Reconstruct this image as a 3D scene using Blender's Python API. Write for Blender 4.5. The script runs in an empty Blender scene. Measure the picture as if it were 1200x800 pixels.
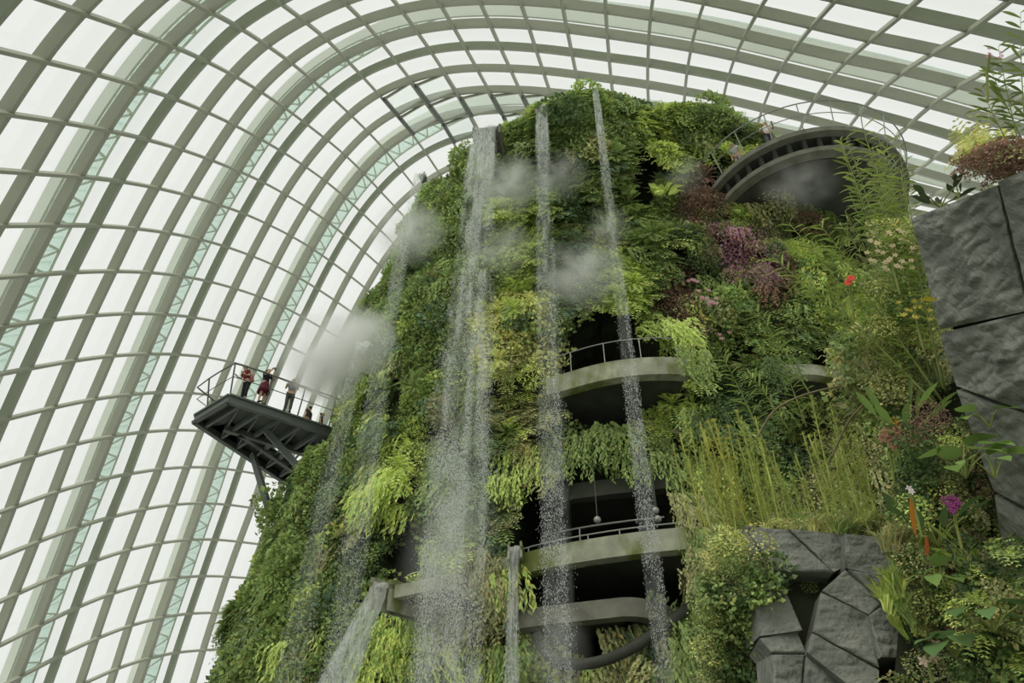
import bpy, math, random
import numpy as np
from mathutils import Vector, Matrix

SC = bpy.context.scene
COL = SC.collection
PI = math.pi
rng = np.random.default_rng(7)
random.seed(7)

# ------------------------------------------------------------------ camera
FPX = 850.0
PITCH = math.radians(38)
CZ = 1.6
cam_d = bpy.data.cameras.new('camera')
cam_d.sensor_width = 36.0
cam_d.lens = FPX / 1200 * 36.0
cam_d.clip_end = 500
cam = bpy.data.objects.new('camera', cam_d)
cam.location = (0, 0, CZ)
cam.rotation_euler = (PI / 2 + PITCH, 0, 0)
COL.objects.link(cam)
SC.camera = cam

# ------------------------------------------------------------------ sky and exposure
SKY = 0.95
world = bpy.data.worlds.new('overcast_sky')
SC.world = world
world.use_nodes = True
wn = world.node_tree.nodes
wl = world.node_tree.links
wn.clear()
w_out = wn.new('ShaderNodeOutputWorld')
w_bg = wn.new('ShaderNodeBackground')
w_tc = wn.new('ShaderNodeTexCoord')
w_no = wn.new('ShaderNodeTexNoise')
w_no.inputs['Scale'].default_value = 2.2
w_no.inputs['Detail'].default_value = 4
w_rp = wn.new('ShaderNodeValToRGB')
w_rp.color_ramp.elements[0].position = 0.3
w_rp.color_ramp.elements[0].color = (0.84, 0.865, 0.82, 1)
w_rp.color_ramp.elements[1].position = 0.75
w_rp.color_ramp.elements[1].color = (0.96, 0.96, 0.92, 1)
wl.new(w_tc.outputs['Generated'], w_no.inputs['Vector'])
wl.new(w_no.outputs['Fac'], w_rp.inputs['Fac'])
wl.new(w_rp.outputs['Color'], w_bg.inputs['Color'])
w_bg.inputs['Strength'].default_value = SKY
wl.new(w_bg.outputs['Background'], w_out.inputs['Surface'])
# a thick overcast: the veiled sun is a very wide soft source high on the left
sun_d = bpy.data.lights.new('veiled_sun', 'SUN')
sun_d.energy = 2.0
sun_d.angle = math.radians(40)
sun_d.color = (1.0, 0.97, 0.9)
sun = bpy.data.objects.new('veiled_sun', sun_d)
sun.rotation_euler = (math.radians(30), math.radians(-22), 0)
COL.objects.link(sun)
SC.view_settings.view_transform = 'Standard'
SC.view_settings.look = 'None'
SC.view_settings.gamma = 1
SC.view_settings.use_curve_mapping = False
SC.view_settings.exposure = 0.0
cy = SC.cycles
cy.max_bounces = 8
cy.diffuse_bounces = 3
cy.glossy_bounces = 2
cy.transmission_bounces = 3
cy.transparent_max_bounces = 24
cy.volume_bounces = 4
cy.volume_step_rate = 3.0
cy.volume_max_steps = 96
cy.use_denoising = True
cy.caustics_reflective = False
cy.caustics_refractive = False

# ------------------------------------------------------------------ helpers
def srgb(r, g, b):
    f = lambda c: (c / 255 / 12.92) if c / 255 <= 0.04045 else ((c / 255 + 0.055) / 1.055) ** 2.4
    return (f(r), f(g), f(b))

CP, SP = math.cos(PITCH), math.sin(PITCH)
def ray(px, py):
    x = (px - 600) / FPX
    y = -(py - 400) / FPX
    return Vector((x, CP - y * SP, SP + y * CP))
CAM = Vector((0, 0, CZ))
def at_z(px, py, z):
    r = ray(px, py)
    return CAM + r * ((z - CZ) / r.z)
def at_Y(px, py, Y):
    r = ray(px, py)
    return CAM + r * (Y / r.y)
def at_t(px, py, t):
    return CAM + ray(px, py) * t
def proj(X):
    x = X[..., 0]; y = X[..., 1]; z = X[..., 2] - CZ
    d = y * CP + z * SP
    u = -y * SP + z * CP
    d = np.where(np.abs(d) < 1e-6, 1e-6, d)
    return 600 + FPX * x / d, 400 - FPX * u / d, d

def tag(o, label=None, cat=None, group=None, kind=None):
    if label: o['label'] = label
    if cat: o['category'] = cat
    if group: o['group'] = group
    if kind: o['kind'] = kind
    return o

def empty(name, loc=(0, 0, 0), rot=(0, 0, 0)):
    o = bpy.data.objects.new(name, None)
    o.location = loc
    o.rotation_euler = rot
    o.empty_display_size = 0.2
    COL.objects.link(o)
    return o

def link_mesh(name, me, mat=None, parent=None, smooth=False):
    if mat is not None:
        me.materials.append(mat)
    if smooth:
        me.shade_smooth()
    o = bpy.data.objects.new(name, me)
    COL.objects.link(o)
    if parent is not None:
        o.parent = parent
    return o

class MB:
    """collects boxes, bars and tubes into one mesh"""
    def __init__(s):
        s.v = []; s.f = []
    def add(s, vs, fs):
        n = len(s.v)
        s.v += [tuple(v) for v in vs]
        s.f += [tuple(i + n for i in f) for f in fs]
    def box(s, a, b):
        x0, y0, z0 = a; x1, y1, z1 = b
        s.add([(x0,y0,z0),(x1,y0,z0),(x1,y1,z0),(x0,y1,z0),(x0,y0,z1),(x1,y0,z1),(x1,y1,z1),(x0,y1,z1)],
              [(0,3,2,1),(4,5,6,7),(0,1,5,4),(1,2,6,5),(2,3,7,6),(3,0,4,7)])
    def beam(s, p, q, w, h, up=(0, 0, 1)):
        p = Vector(p); q = Vector(q); d = (q - p)
        if d.length < 1e-6: return
        d.normalize(); up = Vector(up)
        if abs(d.dot(up)) > 0.98: up = Vector((1, 0, 0))
        sd = d.cross(up).normalized(); u = sd.cross(d).normalized()
        vs = []
        for c in (p, q):
            for a, b in ((-1,-1),(1,-1),(1,1),(-1,1)):
                vs.append(c + sd * (a * w / 2) + u * (b * h / 2))
        s.add(vs, [(0,1,2,3),(7,6,5,4),(0,4,5,1),(1,5,6,2),(2,6,7,3),(3,7,4,0)])
    def tube(s, pts, r, n=6, closed=False):
        pts = [Vector(p) for p in pts]
        rs = r if hasattr(r, '__len__') else [r] * len(pts)
        vs = []; fs = []
        prev = None
        m = len(pts)
        for i, p in enumerate(pts):
            if closed: d = pts[(i + 1) % m] - pts[i - 1]
            else: d = pts[min(i + 1, m - 1)] - pts[max(i - 1, 0)]
            if d.length < 1e-9: d = Vector((0, 0, 1))
            d.normalize()
            if prev is None:
                a = Vector((0, 0, 1)) if abs(d.z) < 0.9 else Vector((1, 0, 0))
                prev = d.cross(a).normalized()
            u = (prev - d * prev.dot(d)).normalized(); prev = u
            w = d.cross(u)
            for k in range(n):
                t = 2 * PI * k / n
                vs.append(p + (u * math.cos(t) + w * math.sin(t)) * rs[i])
        for i in range(m if closed else m - 1):
            j = (i + 1) % m
            for k in range(n):
                k2 = (k + 1) % n
                fs.append((i*n+k, i*n+k2, j*n+k2, j*n+k))
        if not closed:
            fs.append(tuple(range(n - 1, -1, -1)))
            fs.append(tuple((m - 1) * n + k for k in range(n)))
        s.add(vs, fs)
    def prism(s, poly, off):
        """polygon (3D points) extruded by the vector off"""
        n = len(poly); off = Vector(off)
        vs = [Vector(p) for p in poly] + [Vector(p) + off for p in poly]
        fs = [tuple(range(n)), tuple(range(2 * n - 1, n - 1, -1))]
        for i in range(n):
            j = (i + 1) % n
            fs.append((i, i + n, j + n, j))
        s.add(vs, fs)
    def ribbon(s, rings, closed=False, caps=True):
        """loft of equal-length rings (each ring a closed section)"""
        n = len(rings[0]); vs = [v for r in rings for v in r]; fs = []
        m = len(rings)
        for i in range(m if closed else m - 1):
            j = (i + 1) % m
            for k in range(n):
                k2 = (k + 1) % n
                fs.append((i*n+k, i*n+k2, j*n+k2, j*n+k))
        if caps and not closed:
            fs.append(tuple(range(n - 1, -1, -1)))
            fs.append(tuple((m - 1) * n + k for k in range(n)))
        s.add(vs, fs)
    def build(s, name, mat, parent=None, smooth=False, origin=None):
        me = bpy.data.meshes.new(name)
        o0 = Vector(origin) if origin is not None else None
        vs = s.v if o0 is None else [tuple(Vector(v) - o0) for v in s.v]
        me.from_pydata(vs, [], s.f)
        me.update()
        import bmesh
        bm = bmesh.new(); bm.from_mesh(me)
        bmesh.ops.recalc_face_normals(bm, faces=bm.faces)
        bm.to_mesh(me); bm.free()
        ob = link_mesh(name, me, mat, parent, smooth)
        if o0 is not None: ob.location = o0
        return ob

def np_mesh(name, V, F, cols=None):
    """V (n,3), F (m,k) constant face size; fast creation"""
    me = bpy.data.meshes.new(name)
    V = np.ascontiguousarray(V, dtype=np.float32)
    F = np.ascontiguousarray(F, dtype=np.int32)
    m, k = F.shape
    me.vertices.add(len(V)); me.vertices.foreach_set('co', V.ravel())
    me.loops.add(m * k); me.loops.foreach_set('vertex_index', F.ravel())
    me.polygons.add(m)
    me.polygons.foreach_set('loop_start', np.arange(0, m * k, k, dtype=np.int32))
    me.update(calc_edges=True)
    if cols is not None:
        at = me.color_attributes.new('Col', 'FLOAT_COLOR', 'POINT')
        c4 = np.ones((len(V), 4), np.float32); c4[:, :3] = cols
        at.data.foreach_set('color', c4.ravel())
    return me

def _hash(ix, iy, iz, seed):
    h = (ix.astype(np.int64) * 374761393 + iy.astype(np.int64) * 668265263 + iz.astype(np.int64) * 2147483647 + seed * 974711) & 0xffffffff
    h = ((h ^ (h >> 13)) * 1274126177) & 0xffffffff
    h = h ^ (h >> 16)
    return (h & 0xffffff) / float(0xffffff)
def vnoise(P, scale=1.0, seed=0):
    Q = P * scale
    I = np.floor(Q).astype(np.int64); Fr = Q - I
    Fr = Fr * Fr * (3 - 2 * Fr)
    r = 0
    for dx in (0, 1):
        for dy in (0, 1):
            for dz in (0, 1):
                w = (Fr[..., 0] if dx else 1 - Fr[..., 0]) * (Fr[..., 1] if dy else 1 - Fr[..., 1]) * (Fr[..., 2] if dz else 1 - Fr[..., 2])
                r = r + w * _hash(I[..., 0] + dx, I[..., 1] + dy, I[..., 2] + dz, seed)
    return r
def fbm(P, scale, oct=3, seed=0):
    r = 0; a = 1; t = 0
    for k in range(oct):
        r = r + a * vnoise(P, scale * 2 ** k, seed + k); t += a; a *= 0.5
    return r / t

# ------------------------------------------------------------------ materials
def mat_new(name):
    m = bpy.data.materials.new(name); m.use_nodes = True
    nt = m.node_tree; nt.nodes.clear()
    out = nt.nodes.new('ShaderNodeOutputMaterial')
    return m, nt, out
def principled(nt, col, rough=0.6, spec=0.3, metal=0.0):
    b = nt.nodes.new('ShaderNodeBsdfPrincipled')
    b.inputs['Base Color'].default_value = (*col, 1)
    b.inputs['Roughness'].default_value = rough
    b.inputs['Specular IOR Level'].default_value = spec
    b.inputs['Metallic'].default_value = metal
    return b
def mat_plain(name, col, rough=0.6, spec=0.3, metal=0.0, noise=0.12, scale=3.0, bump=0.0, bscale=20.0):
    m, nt, out = mat_new(name)
    b = principled(nt, col, rough, spec, metal)
    tc = nt.nodes.new('ShaderNodeTexCoord')
    n = nt.nodes.new('ShaderNodeTexNoise'); n.inputs['Scale'].default_value = scale; n.inputs['Detail'].default_value = 5
    nt.links.new(tc.outputs['Object'], n.inputs['Vector'])
    r = nt.nodes.new('ShaderNodeValToRGB')
    r.color_ramp.elements[0].position = 0.3; r.color_ramp.elements[1].position = 0.7
    r.color_ramp.elements[0].color = (*[c * (1 - noise) for c in col], 1)
    r.color_ramp.elements[1].color = (*[min(1, c * (1 + noise)) for c in col], 1)
    nt.links.new(n.outputs['Fac'], r.inputs['Fac'])
    nt.links.new(r.outputs['Color'], b.inputs['Base Color'])
    if bump > 0:
        n2 = nt.nodes.new('ShaderNodeTexNoise'); n2.inputs['Scale'].default_value = bscale; n2.inputs['Detail'].default_value = 6
        nt.links.new(tc.outputs['Object'], n2.inputs['Vector'])
        bp = nt.nodes.new('ShaderNodeBump'); bp.inputs['Strength'].default_value = bump; bp.inputs['Distance'].default_value = 0.05
        nt.links.new(n2.outputs['Fac'], bp.inputs['Height'])
        nt.links.new(bp.outputs['Normal'], b.inputs['Normal'])
    nt.links.new(b.outputs['BSDF'], out.inputs['Surface'])
    return m
def mat_mossy(name, col, moss, lo=.42, hi=.6):
    m = mat_plain(name, col, .85, .15, noise=.25, scale=1.6, bump=.3, bscale=9)
    nt = m.node_tree; b = [n for n in nt.nodes if n.type == 'BSDF_PRINCIPLED'][0]
    src = b.inputs['Base Color'].links[0].from_socket
    tc = nt.nodes.new('ShaderNodeTexCoord'); n = nt.nodes.new('ShaderNodeTexNoise'); n.inputs['Scale'].default_value = .9; n.inputs['Detail'].default_value = 8
    mp = nt.nodes.new('ShaderNodeMapping'); mp.inputs['Scale'].default_value = (1, 1, .5); mp.inputs['Location'].default_value = (3, 1, 7)
    nt.links.new(tc.outputs['Object'], mp.inputs[0]); nt.links.new(mp.outputs[0], n.inputs['Vector'])
    mr = nt.nodes.new('ShaderNodeMapRange'); mr.inputs['From Min'].default_value = lo; mr.inputs['From Max'].default_value = hi
    nt.links.new(n.outputs['Fac'], mr.inputs['Value'])
    mx = nt.nodes.new('ShaderNodeMix'); mx.data_type = 'RGBA'
    nt.links.new(mr.outputs[0], mx.inputs[0]); nt.links.new(src, mx.inputs[6]); mx.inputs[7].default_value = (*moss, 1)
    nt.links.new(mx.outputs[2], b.inputs['Base Color'])
    return m
def mat_leaf(name='leaf_green', trans=0.35, rough=0.5):
    m, nt, out = mat_new(name)
    b = principled(nt, (0.1, 0.2, 0.05), rough, 0.25)
    at = nt.nodes.new('ShaderNodeAttribute'); at.attribute_name = 'Col'
    oi = nt.nodes.new('ShaderNodeObjectInfo')
    mx = nt.nodes.new('ShaderNodeMix'); mx.data_type = 'RGBA'; mx.blend_type = 'MULTIPLY'; mx.inputs[0].default_value = 1
    nt.links.new(at.outputs['Color'], mx.inputs[6]); nt.links.new(oi.outputs['Color'], mx.inputs[7])
    nt.links.new(mx.outputs[2], b.inputs['Base Color'])
    t = nt.nodes.new('ShaderNodeBsdfTranslucent')
    nt.links.new(mx.outputs[2], t.inputs['Color'])
    ms = nt.nodes.new('ShaderNodeMixShader'); ms.inputs[0].default_value = trans
    nt.links.new(b.outputs['BSDF'], ms.inputs[1]); nt.links.new(t.outputs['BSDF'], ms.inputs[2])
    nt.links.new(ms.outputs[0], out.inputs['Surface'])
    return m
def mat_glass(name, tint, gloss=0.06, haze=0.0):
    """thin glass pane: mostly clear, faint grey-green, weak reflection"""
    m, nt, out = mat_new(name)
    tr = nt.nodes.new('ShaderNodeBsdfTransparent'); tr.inputs['Color'].default_value = (*tint, 1)
    gl = nt.nodes.new('ShaderNodeBsdfGlossy'); gl.inputs['Roughness'].default_value = 0.05
    gl.inputs['Color'].default_value = (0.9, 0.95, 0.92, 1)
    ms = nt.nodes.new('ShaderNodeMixShader'); ms.inputs[0].default_value = gloss
    nt.links.new(tr.outputs[0], ms.inputs[1]); nt.links.new(gl.outputs[0], ms.inputs[2])
    last = ms
    if haze > 0:
        tl = nt.nodes.new('ShaderNodeBsdfTranslucent'); tl.inputs['Color'].default_value = (0.8, 0.85, 0.82, 1)
        m2 = nt.nodes.new('ShaderNodeMixShader'); m2.inputs[0].default_value = haze
        nt.links.new(ms.outputs[0], m2.inputs[1]); nt.links.new(tl.outputs[0], m2.inputs[2]); last = m2
    nt.links.new(last.outputs[0], out.inputs['Surface'])
    return m

M = {}
M['steel'] = mat_plain('painted_steel_grey', srgb(160, 163, 145), 0.5, 0.3, noise=0.05, scale=0.8)
M['arch'] = mat_plain('pale_arch_steel', srgb(226, 232, 218), 0.5, 0.3, noise=0.04, scale=0.5)
M['glass'] = mat_glass('dome_glass', (0.965, 0.98, 0.97), 0.05, 0.05)
M['glass_green'] = mat_glass('green_tinted_glass', (0.68, 0.78, 0.73), 0.06, 0.3)
M['floor'] = mat_plain('floor_stone', srgb(95, 100, 85), 0.8, 0.2, noise=0.3, scale=1.0)
M['soil'] = mat_plain('dark_planting_felt', srgb(46, 50, 36), 0.95, 0.1, noise=0.4, scale=1.5, bump=0.6, bscale=6)
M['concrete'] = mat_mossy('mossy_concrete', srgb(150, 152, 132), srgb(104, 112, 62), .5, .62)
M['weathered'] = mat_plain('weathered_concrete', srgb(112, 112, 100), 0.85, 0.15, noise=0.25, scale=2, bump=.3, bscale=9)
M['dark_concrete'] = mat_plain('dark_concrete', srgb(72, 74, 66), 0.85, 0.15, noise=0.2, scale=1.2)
M['dark_steel'] = mat_plain('dark_green_steel', srgb(92, 98, 92), 0.5, 0.4, noise=0.12, scale=1.5)  # steel lightened, haze around the platform put into its colour
M['rail'] = mat_plain('galvanised_rail', srgb(150, 152, 145), 0.4, 0.5, 0.3, noise=0.1, scale=3)
M['leaf'] = mat_leaf()
M['petal'] = mat_leaf('petal', 0.3, 0.6)
M['stem'] = mat_plain('stem_green', srgb(130, 140, 75), 0.6, 0.3, noise=0.25, scale=5)
M['bark'] = mat_plain('bark_brown', srgb(128, 118, 90), 0.9, 0.1, noise=0.3, scale=5)
# ================================================================== THE GLASS DOME
# survey table of the steel grid: arch number, purlin number, x, y, z (metres)
ROWS = "0,1,-16.52,13.67,25.01;1,1,-16.52,15.67,27.46;2,1,-16.52,17.81,29.85;3,1,-16.36,19.99,32.23;4,1,-16.17,22.32,34.42;5,1,-15.99,24.65,36.59;6,1,-15.65,27.10,38.57;7,1,-15.19,29.51,40.58;8,1,-14.60,32.09,42.32;9,1,-13.98,34.73,43.92;0,2,-17.92,15.02,23.70;1,2,-17.94,16.97,26.07;2,2,-17.91,19.06,28.40;3,2,-17.75,21.25,30.70;4,2,-17.50,23.50,32.94;5,2,-17.28,25.87,35.04;6,2,-16.80,28.30,37.03;7,2,-16.45,30.73,39.00;8,2,-16.04,33.32,40.72;9,2,-15.25,35.97,42.31;10,2,-14.52,38.66,43.77;1,3,-19.10,18.27,24.56;2,3,-19.14,20.30,26.87;3,3,-19.00,22.46,29.11;4,3,-18.77,24.73,31.28;5,3,-18.48,27.06,33.40;6,3,-18.10,29.50,35.37;7,3,-17.65,31.95,37.30;8,3,-17.08,34.56,38.99;9,3,-16.50,37.15,40.65;1,4,-20.39,19.58,22.91;2,4,-20.19,21.60,25.12;3,4,-20.00,23.71,27.37;4,4,-19.84,25.94,29.53;5,4,-19.64,28.26,31.63;6,4,-19.18,30.64,33.65;1,0,-15.03,14.50,28.59;2,0,-14.92,16.57,31.16;3,0,-14.74,18.83,33.51;4,0,-14.64,21.05,35.89;5,0,-14.45,23.37,38.10;6,0,-14.04,25.81,40.12;7,0,-13.60,28.37,41.94;8,0,-12.97,30.94,43.70;3,-1,-13.07,17.68,34.67;4,-1,-12.92,19.94,37.05;5,-1,-12.60,22.30,39.23;6,-1,-12.33,24.70,41.31;7,-1,-11.87,27.19,43.24;4,-2,-10.66,19.12,37.71;5,-2,-10.50,21.28,40.18;2,5,-21.27,22.86,23.32;3,5,-21.15,24.96,25.50;4,5,-20.72,27.19,27.63;5,5,-20.60,29.48,29.73;6,5,-20.22,31.91,31.68;7,5,-19.76,34.42,33.52;8,5,-19.24,37.01,35.22;9,5,-18.71,39.61,36.88;10,5,-17.86,42.34,38.29;11,5,-17.15,45.19,39.45;12,5,-16.26,48.00,40.59;2,6,-22.22,24.12,21.42;3,6,-21.98,26.19,23.56;4,6,-21.78,28.39,25.67;5,6,-21.52,30.68,27.75;6,6,-21.05,33.10,29.70;7,6,-20.66,35.59,31.56;8,6,-20.32,38.17,33.27;9,6,-19.66,40.89,34.77;10,6,-18.99,43.63,36.17;11,6,-18.23,46.41,37.42;12,6,-17.53,49.21,38.57;3,7,-22.82,27.34,21.61;4,7,-22.64,29.57,23.65;5,7,-22.31,31.89,25.67;6,7,-21.93,34.30,27.61;7,7,-21.62,36.81,29.44;8,7,-21.07,39.37,31.18;9,7,-20.48,42.06,32.70;10,7,-19.87,44.79,34.12;11,7,-19.17,47.64,35.28;12,7,-18.41,50.43,36.43;3,8,-23.68,28.54,19.50;4,8,-23.45,30.72,21.56;5,8,-23.05,33.01,23.59;6,8,-22.76,35.45,25.50;7,8,-22.36,37.94,27.34;8,8,-21.88,40.53,29.04;4,9,-24.13,31.85,19.43;5,9,-23.99,34.13,21.46;6,9,-23.63,36.55,23.38;7,9,-23.24,39.08,25.17;8,9,-22.85,41.69,26.84;7,10,-23.80,40.31,22.81;8,10,-23.39,42.85,24.57;9,10,-23.02,45.52,26.10;10,10,-22.52,48.20,27.56;4,10,-24.76,33.05,17.14;5,10,-24.63,35.29,19.21;6,10,-24.37,37.74,21.07;4,11,-25.26,34.05,15.04;5,11,-25.31,36.44,16.90;6,11,-25.07,38.90,18.75;7,11,-24.69,41.41,20.55;8,11,-24.37,43.99,22.24;9,11,-23.69,46.64,23.80;10,11,-23.04,49.40,25.14;11,11,-22.27,52.17,26.38;12,11,-21.26,55.02,27.43;5,12,-26.09,37.60,14.52;6,12,-25.72,39.99,16.45;7,12,-25.43,42.49,18.26;8,12,-25.02,45.03,19.98;9,12,-24.41,47.70,21.49;10,12,-23.74,50.41,22.87;11,12,-23.03,53.22,24.04;12,12,-22.21,56.11,25.03;5,13,-26.59,38.68,12.19;6,13,-26.48,41.16,13.99;7,13,-26.13,43.60,15.86;8,13,-25.80,46.21,17.47;9,13,-25.09,48.80,19.05;10,13,-24.39,51.49,20.42;11,13,-23.64,54.32,21.54;12,13,-23.00,57.15,22.59;13,13,-22.29,60.07,23.45;6,14,-27.10,42.23,11.59;7,14,-26.68,44.69,13.41;8,14,-26.35,47.24,15.06;9,14,-25.91,49.86,16.57;10,14,-25.08,52.50,17.96;11,14,-24.30,55.27,19.12;12,14,-23.61,58.16,20.05;13,14,-22.72,61.08,20.89;7,15,-27.34,45.72,10.95;8,15,-26.83,48.27,12.56;9,15,-26.18,50.73,14.20;10,15,-25.61,53.44,15.45;11,15,-25.00,56.18,16.59;12,15,-24.16,59.05,17.50;13,15,-23.57,61.94,18.36;10,16,-26.25,54.28,12.90;11,16,-25.40,57.00,13.98;12,16,-24.51,59.79,14.94;13,16,-23.87,62.74,15.67;6,-2,-10.20,23.76,42.18;7,-2,-9.85,26.15,44.23;8,-2,-9.29,28.70,46.00;9,-2,-8.68,31.41,47.52;10,-2,-7.94,34.05,49.02;11,-2,-7.06,36.92,50.19;8,-1,-11.33,29.81,44.93;9,-1,-10.74,32.31,46.69;10,-1,-9.99,35.01,48.14;11,-1,-9.21,37.92,49.25;9,0,-12.47,33.51,45.38;10,0,-11.81,36.27,46.75;11,0,-11.00,39.17,47.87;12,0,-10.18,41.92,49.13;5,-3,-8.16,20.59,40.60;6,-3,-7.92,22.97,42.74;7,-3,-7.46,25.48,44.64;8,-3,-6.95,27.94,46.54;9,-3,-6.32,30.66,48.02;10,-3,-5.45,33.23,49.62;11,-3,-4.92,36.09,50.78;6,-4,-5.62,22.44,42.86;7,-4,-5.09,24.84,44.90;8,-4,-4.54,27.38,46.69;9,-4,-3.87,30.05,48.24;10,-4,-3.21,32.80,49.62;11,-4,-2.56,35.53,50.95;6,-5,-3.43,22.03,42.75;7,-5,-2.94,24.46,44.74;8,-5,-2.25,27.11,46.40;9,-5,-1.66,29.70,48.04;10,-5,-0.77,32.42,49.43;11,-5,0.00,35.22,50.69;6,-6,-1.19,21.75,42.38;7,-6,-0.64,24.26,44.28;8,-6,0.10,26.89,45.95;9,-6,0.72,29.50,47.57;10,-6,1.52,32.09,49.12;6,-7,1.09,21.53,41.88;7,-7,1.62,24.09,43.71;8,-7,2.21,26.66,45.45;9,-7,2.75,29.30,47.02;6,-8,3.23,21.41,41.22;7,-8,3.83,23.98,43.01;8,-8,4.37,26.55,44.75;9,-8,4.95,29.15,46.36;6,-9,5.48,21.34,40.44;7,-9,5.98,23.91,42.23;8,-9,6.48,26.40,44.05;9,-9,7.10,29.06,45.58;6,-10,7.67,21.26,39.66;7,-10,8.25,23.73,41.57;8,-10,8.82,26.29,43.29;9,-10,9.49,28.95,44.82;5,-11,9.41,18.77,36.86;6,-11,9.91,21.18,38.89;7,-11,10.43,23.75,40.65;8,-11,11.02,26.29,42.39;5,-12,11.59,18.91,35.83;6,-12,12.11,21.16,38.04;7,-12,12.62,23.66,39.87;8,-12,13.33,26.23,41.56;9,-12,13.92,28.73,43.30;4,-13,13.45,16.59,32.85;5,-13,13.94,18.95,34.94;6,-13,14.40,21.29,37.01;7,-13,14.97,23.67,38.98;8,-13,15.42,26.31,40.58;9,-13,16.15,28.88,42.22;4,-14,15.71,16.76,31.89;5,-14,16.07,19.04,34.02;6,-14,16.69,21.39,36.04;7,-14,17.26,23.73,38.04;8,-14,17.93,26.39,39.62;9,-14,18.72,28.75,41.54;3,-15,18.14,14.59,28.89;4,-15,18.29,16.81,31.10;5,-15,18.67,19.06,33.22;6,-15,19.01,21.41,35.20;7,-15,19.50,23.95,36.93;8,-15,20.23,26.41,38.75;3,-16,20.18,14.86,27.94;4,-16,20.69,16.93,30.25;5,-16,21.01,19.22,32.27;6,-16,21.49,21.58,34.19;7,-16,22.08,24.06,35.98;8,-16,22.52,26.59,37.70;5,-17,23.31,19.35,31.37;6,-17,23.87,21.76,33.18;7,-17,24.37,24.21,34.98;8,-17,25.01,26.72,36.74;6,-18,26.04,21.93,32.18;7,-18,26.75,24.45,33.88;8,-18,27.27,27.05,35.53"
T = np.array([[float(v) for v in r.split(',')] for r in ROWS.split(';')])
KN, KV = T[:, :2], T[:, 2:]
def _tps(Kn, V, lam):
    n = len(Kn); d = np.linalg.norm(Kn[:, None] - Kn[None], axis=2)
    Phi = np.where(d > 0, d * d * np.log(d + 1e-9), 0)
    Pm = np.c_[np.ones(n), Kn]
    A = np.block([[Phi + lam * np.eye(n), Pm], [Pm.T, np.zeros((3, 3))]])
    return np.linalg.solve(A, np.r_[V, np.zeros((3, V.shape[1]))])
_W = _tps(KN, KV, 3.0)
def dome(q):
    q = np.atleast_2d(np.asarray(q, float))
    d = np.linalg.norm(q[:, None] - KN[None], axis=2)
    return np.c_[np.where(d > 0, d * d * np.log(d + 1e-9), 0), np.ones(len(q)), q] @ _W
A0, A1, B0, B1 = -5, 17, -26, 21
SUB = 4
bs = np.arange(B0, B1 + 1e-6, 1 / SUB)
as_ = np.arange(A0, A1 + 1e-6, 1 / SUB)
GA, GB = np.meshgrid(as_, bs, indexing='ij')
GP = dome(np.c_[GA.ravel(), GB.ravel()]).reshape(len(as_), len(bs), 3)
dA = np.gradient(GP, axis=0); dB = np.gradient(GP, axis=1)
GN = np.cross(dA, dB); GN /= np.linalg.norm(GN, axis=2, keepdims=True)
ctr = np.array([0, 30, 10.0])
sgn = np.sign(((GP - ctr) * GN).sum(2)); sgn[sgn == 0] = 1
GN *= np.sign(np.median(sgn))           # outward normals
dA /= np.linalg.norm(dA, axis=2, keepdims=True)
dB /= np.linalg.norm(dB, axis=2, keepdims=True)
LOW = 0.05                               # the shell ends at the floor

def sweep(path, side, nrm, w, h, off, mb):
    """box section swept along a grid line; off = centre offset along the outward normal"""
    rings = []
    for p, s, n in zip(path, side, nrm):
        if p[2] < LOW: 
            if len(rings) > 1: break
            else: continue
        c = p + n * off
        rings.append([Vector(c - s*w/2 - n*h/2), Vector(c + s*w/2 - n*h/2), Vector(c + s*w/2 + n*h/2), Vector(c - s*w/2 + n*h/2)])
    if len(rings) > 1: mb.ribbon(rings)

# glass skin
Vg = (GP + GN * 0.12)
Iv = np.arange(Vg.shape[0] * Vg.shape[1]).reshape(Vg.shape[:2])
Fg = np.stack([Iv[:-1, :-1], Iv[1:, :-1], Iv[1:, 1:], Iv[:-1, 1:]], -1).reshape(-1, 4)
zf = Vg.reshape(-1, 3)[Fg][:, :, 2].min(1)
me = np_mesh('ceiling', Vg.reshape(-1, 3), Fg[zf > LOW])
ceiling = link_mesh('ceiling', me, M['glass'], smooth=True)
tag(ceiling, kind='structure')

nt_ = 0
for a in range(A0, A1 + 1):
    i = (a - A0) * SUB
    main = (a - 2) % 4 == 0
    mb = MB()
    sweep(GP[i], dA[i], GN[i], 0.36 if main else 0.26, 0.46, -0.22, mb)
    if not mb.v: continue
    nt_ += 1
    tag(mb.build('trim_%d' % nt_, M['steel']), kind='structure')
for b in range(B0, B1 + 1):
    j = (b - B0) * SUB
    mb = MB()
    sweep(GP[:, j], dB[:, j], GN[:, j], 0.15, 0.22, -0.43, mb)
    if not mb.v: continue
    nt_ += 1
    tag(mb.build('trim_%d' % nt_, M['steel']), kind='structure')
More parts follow.
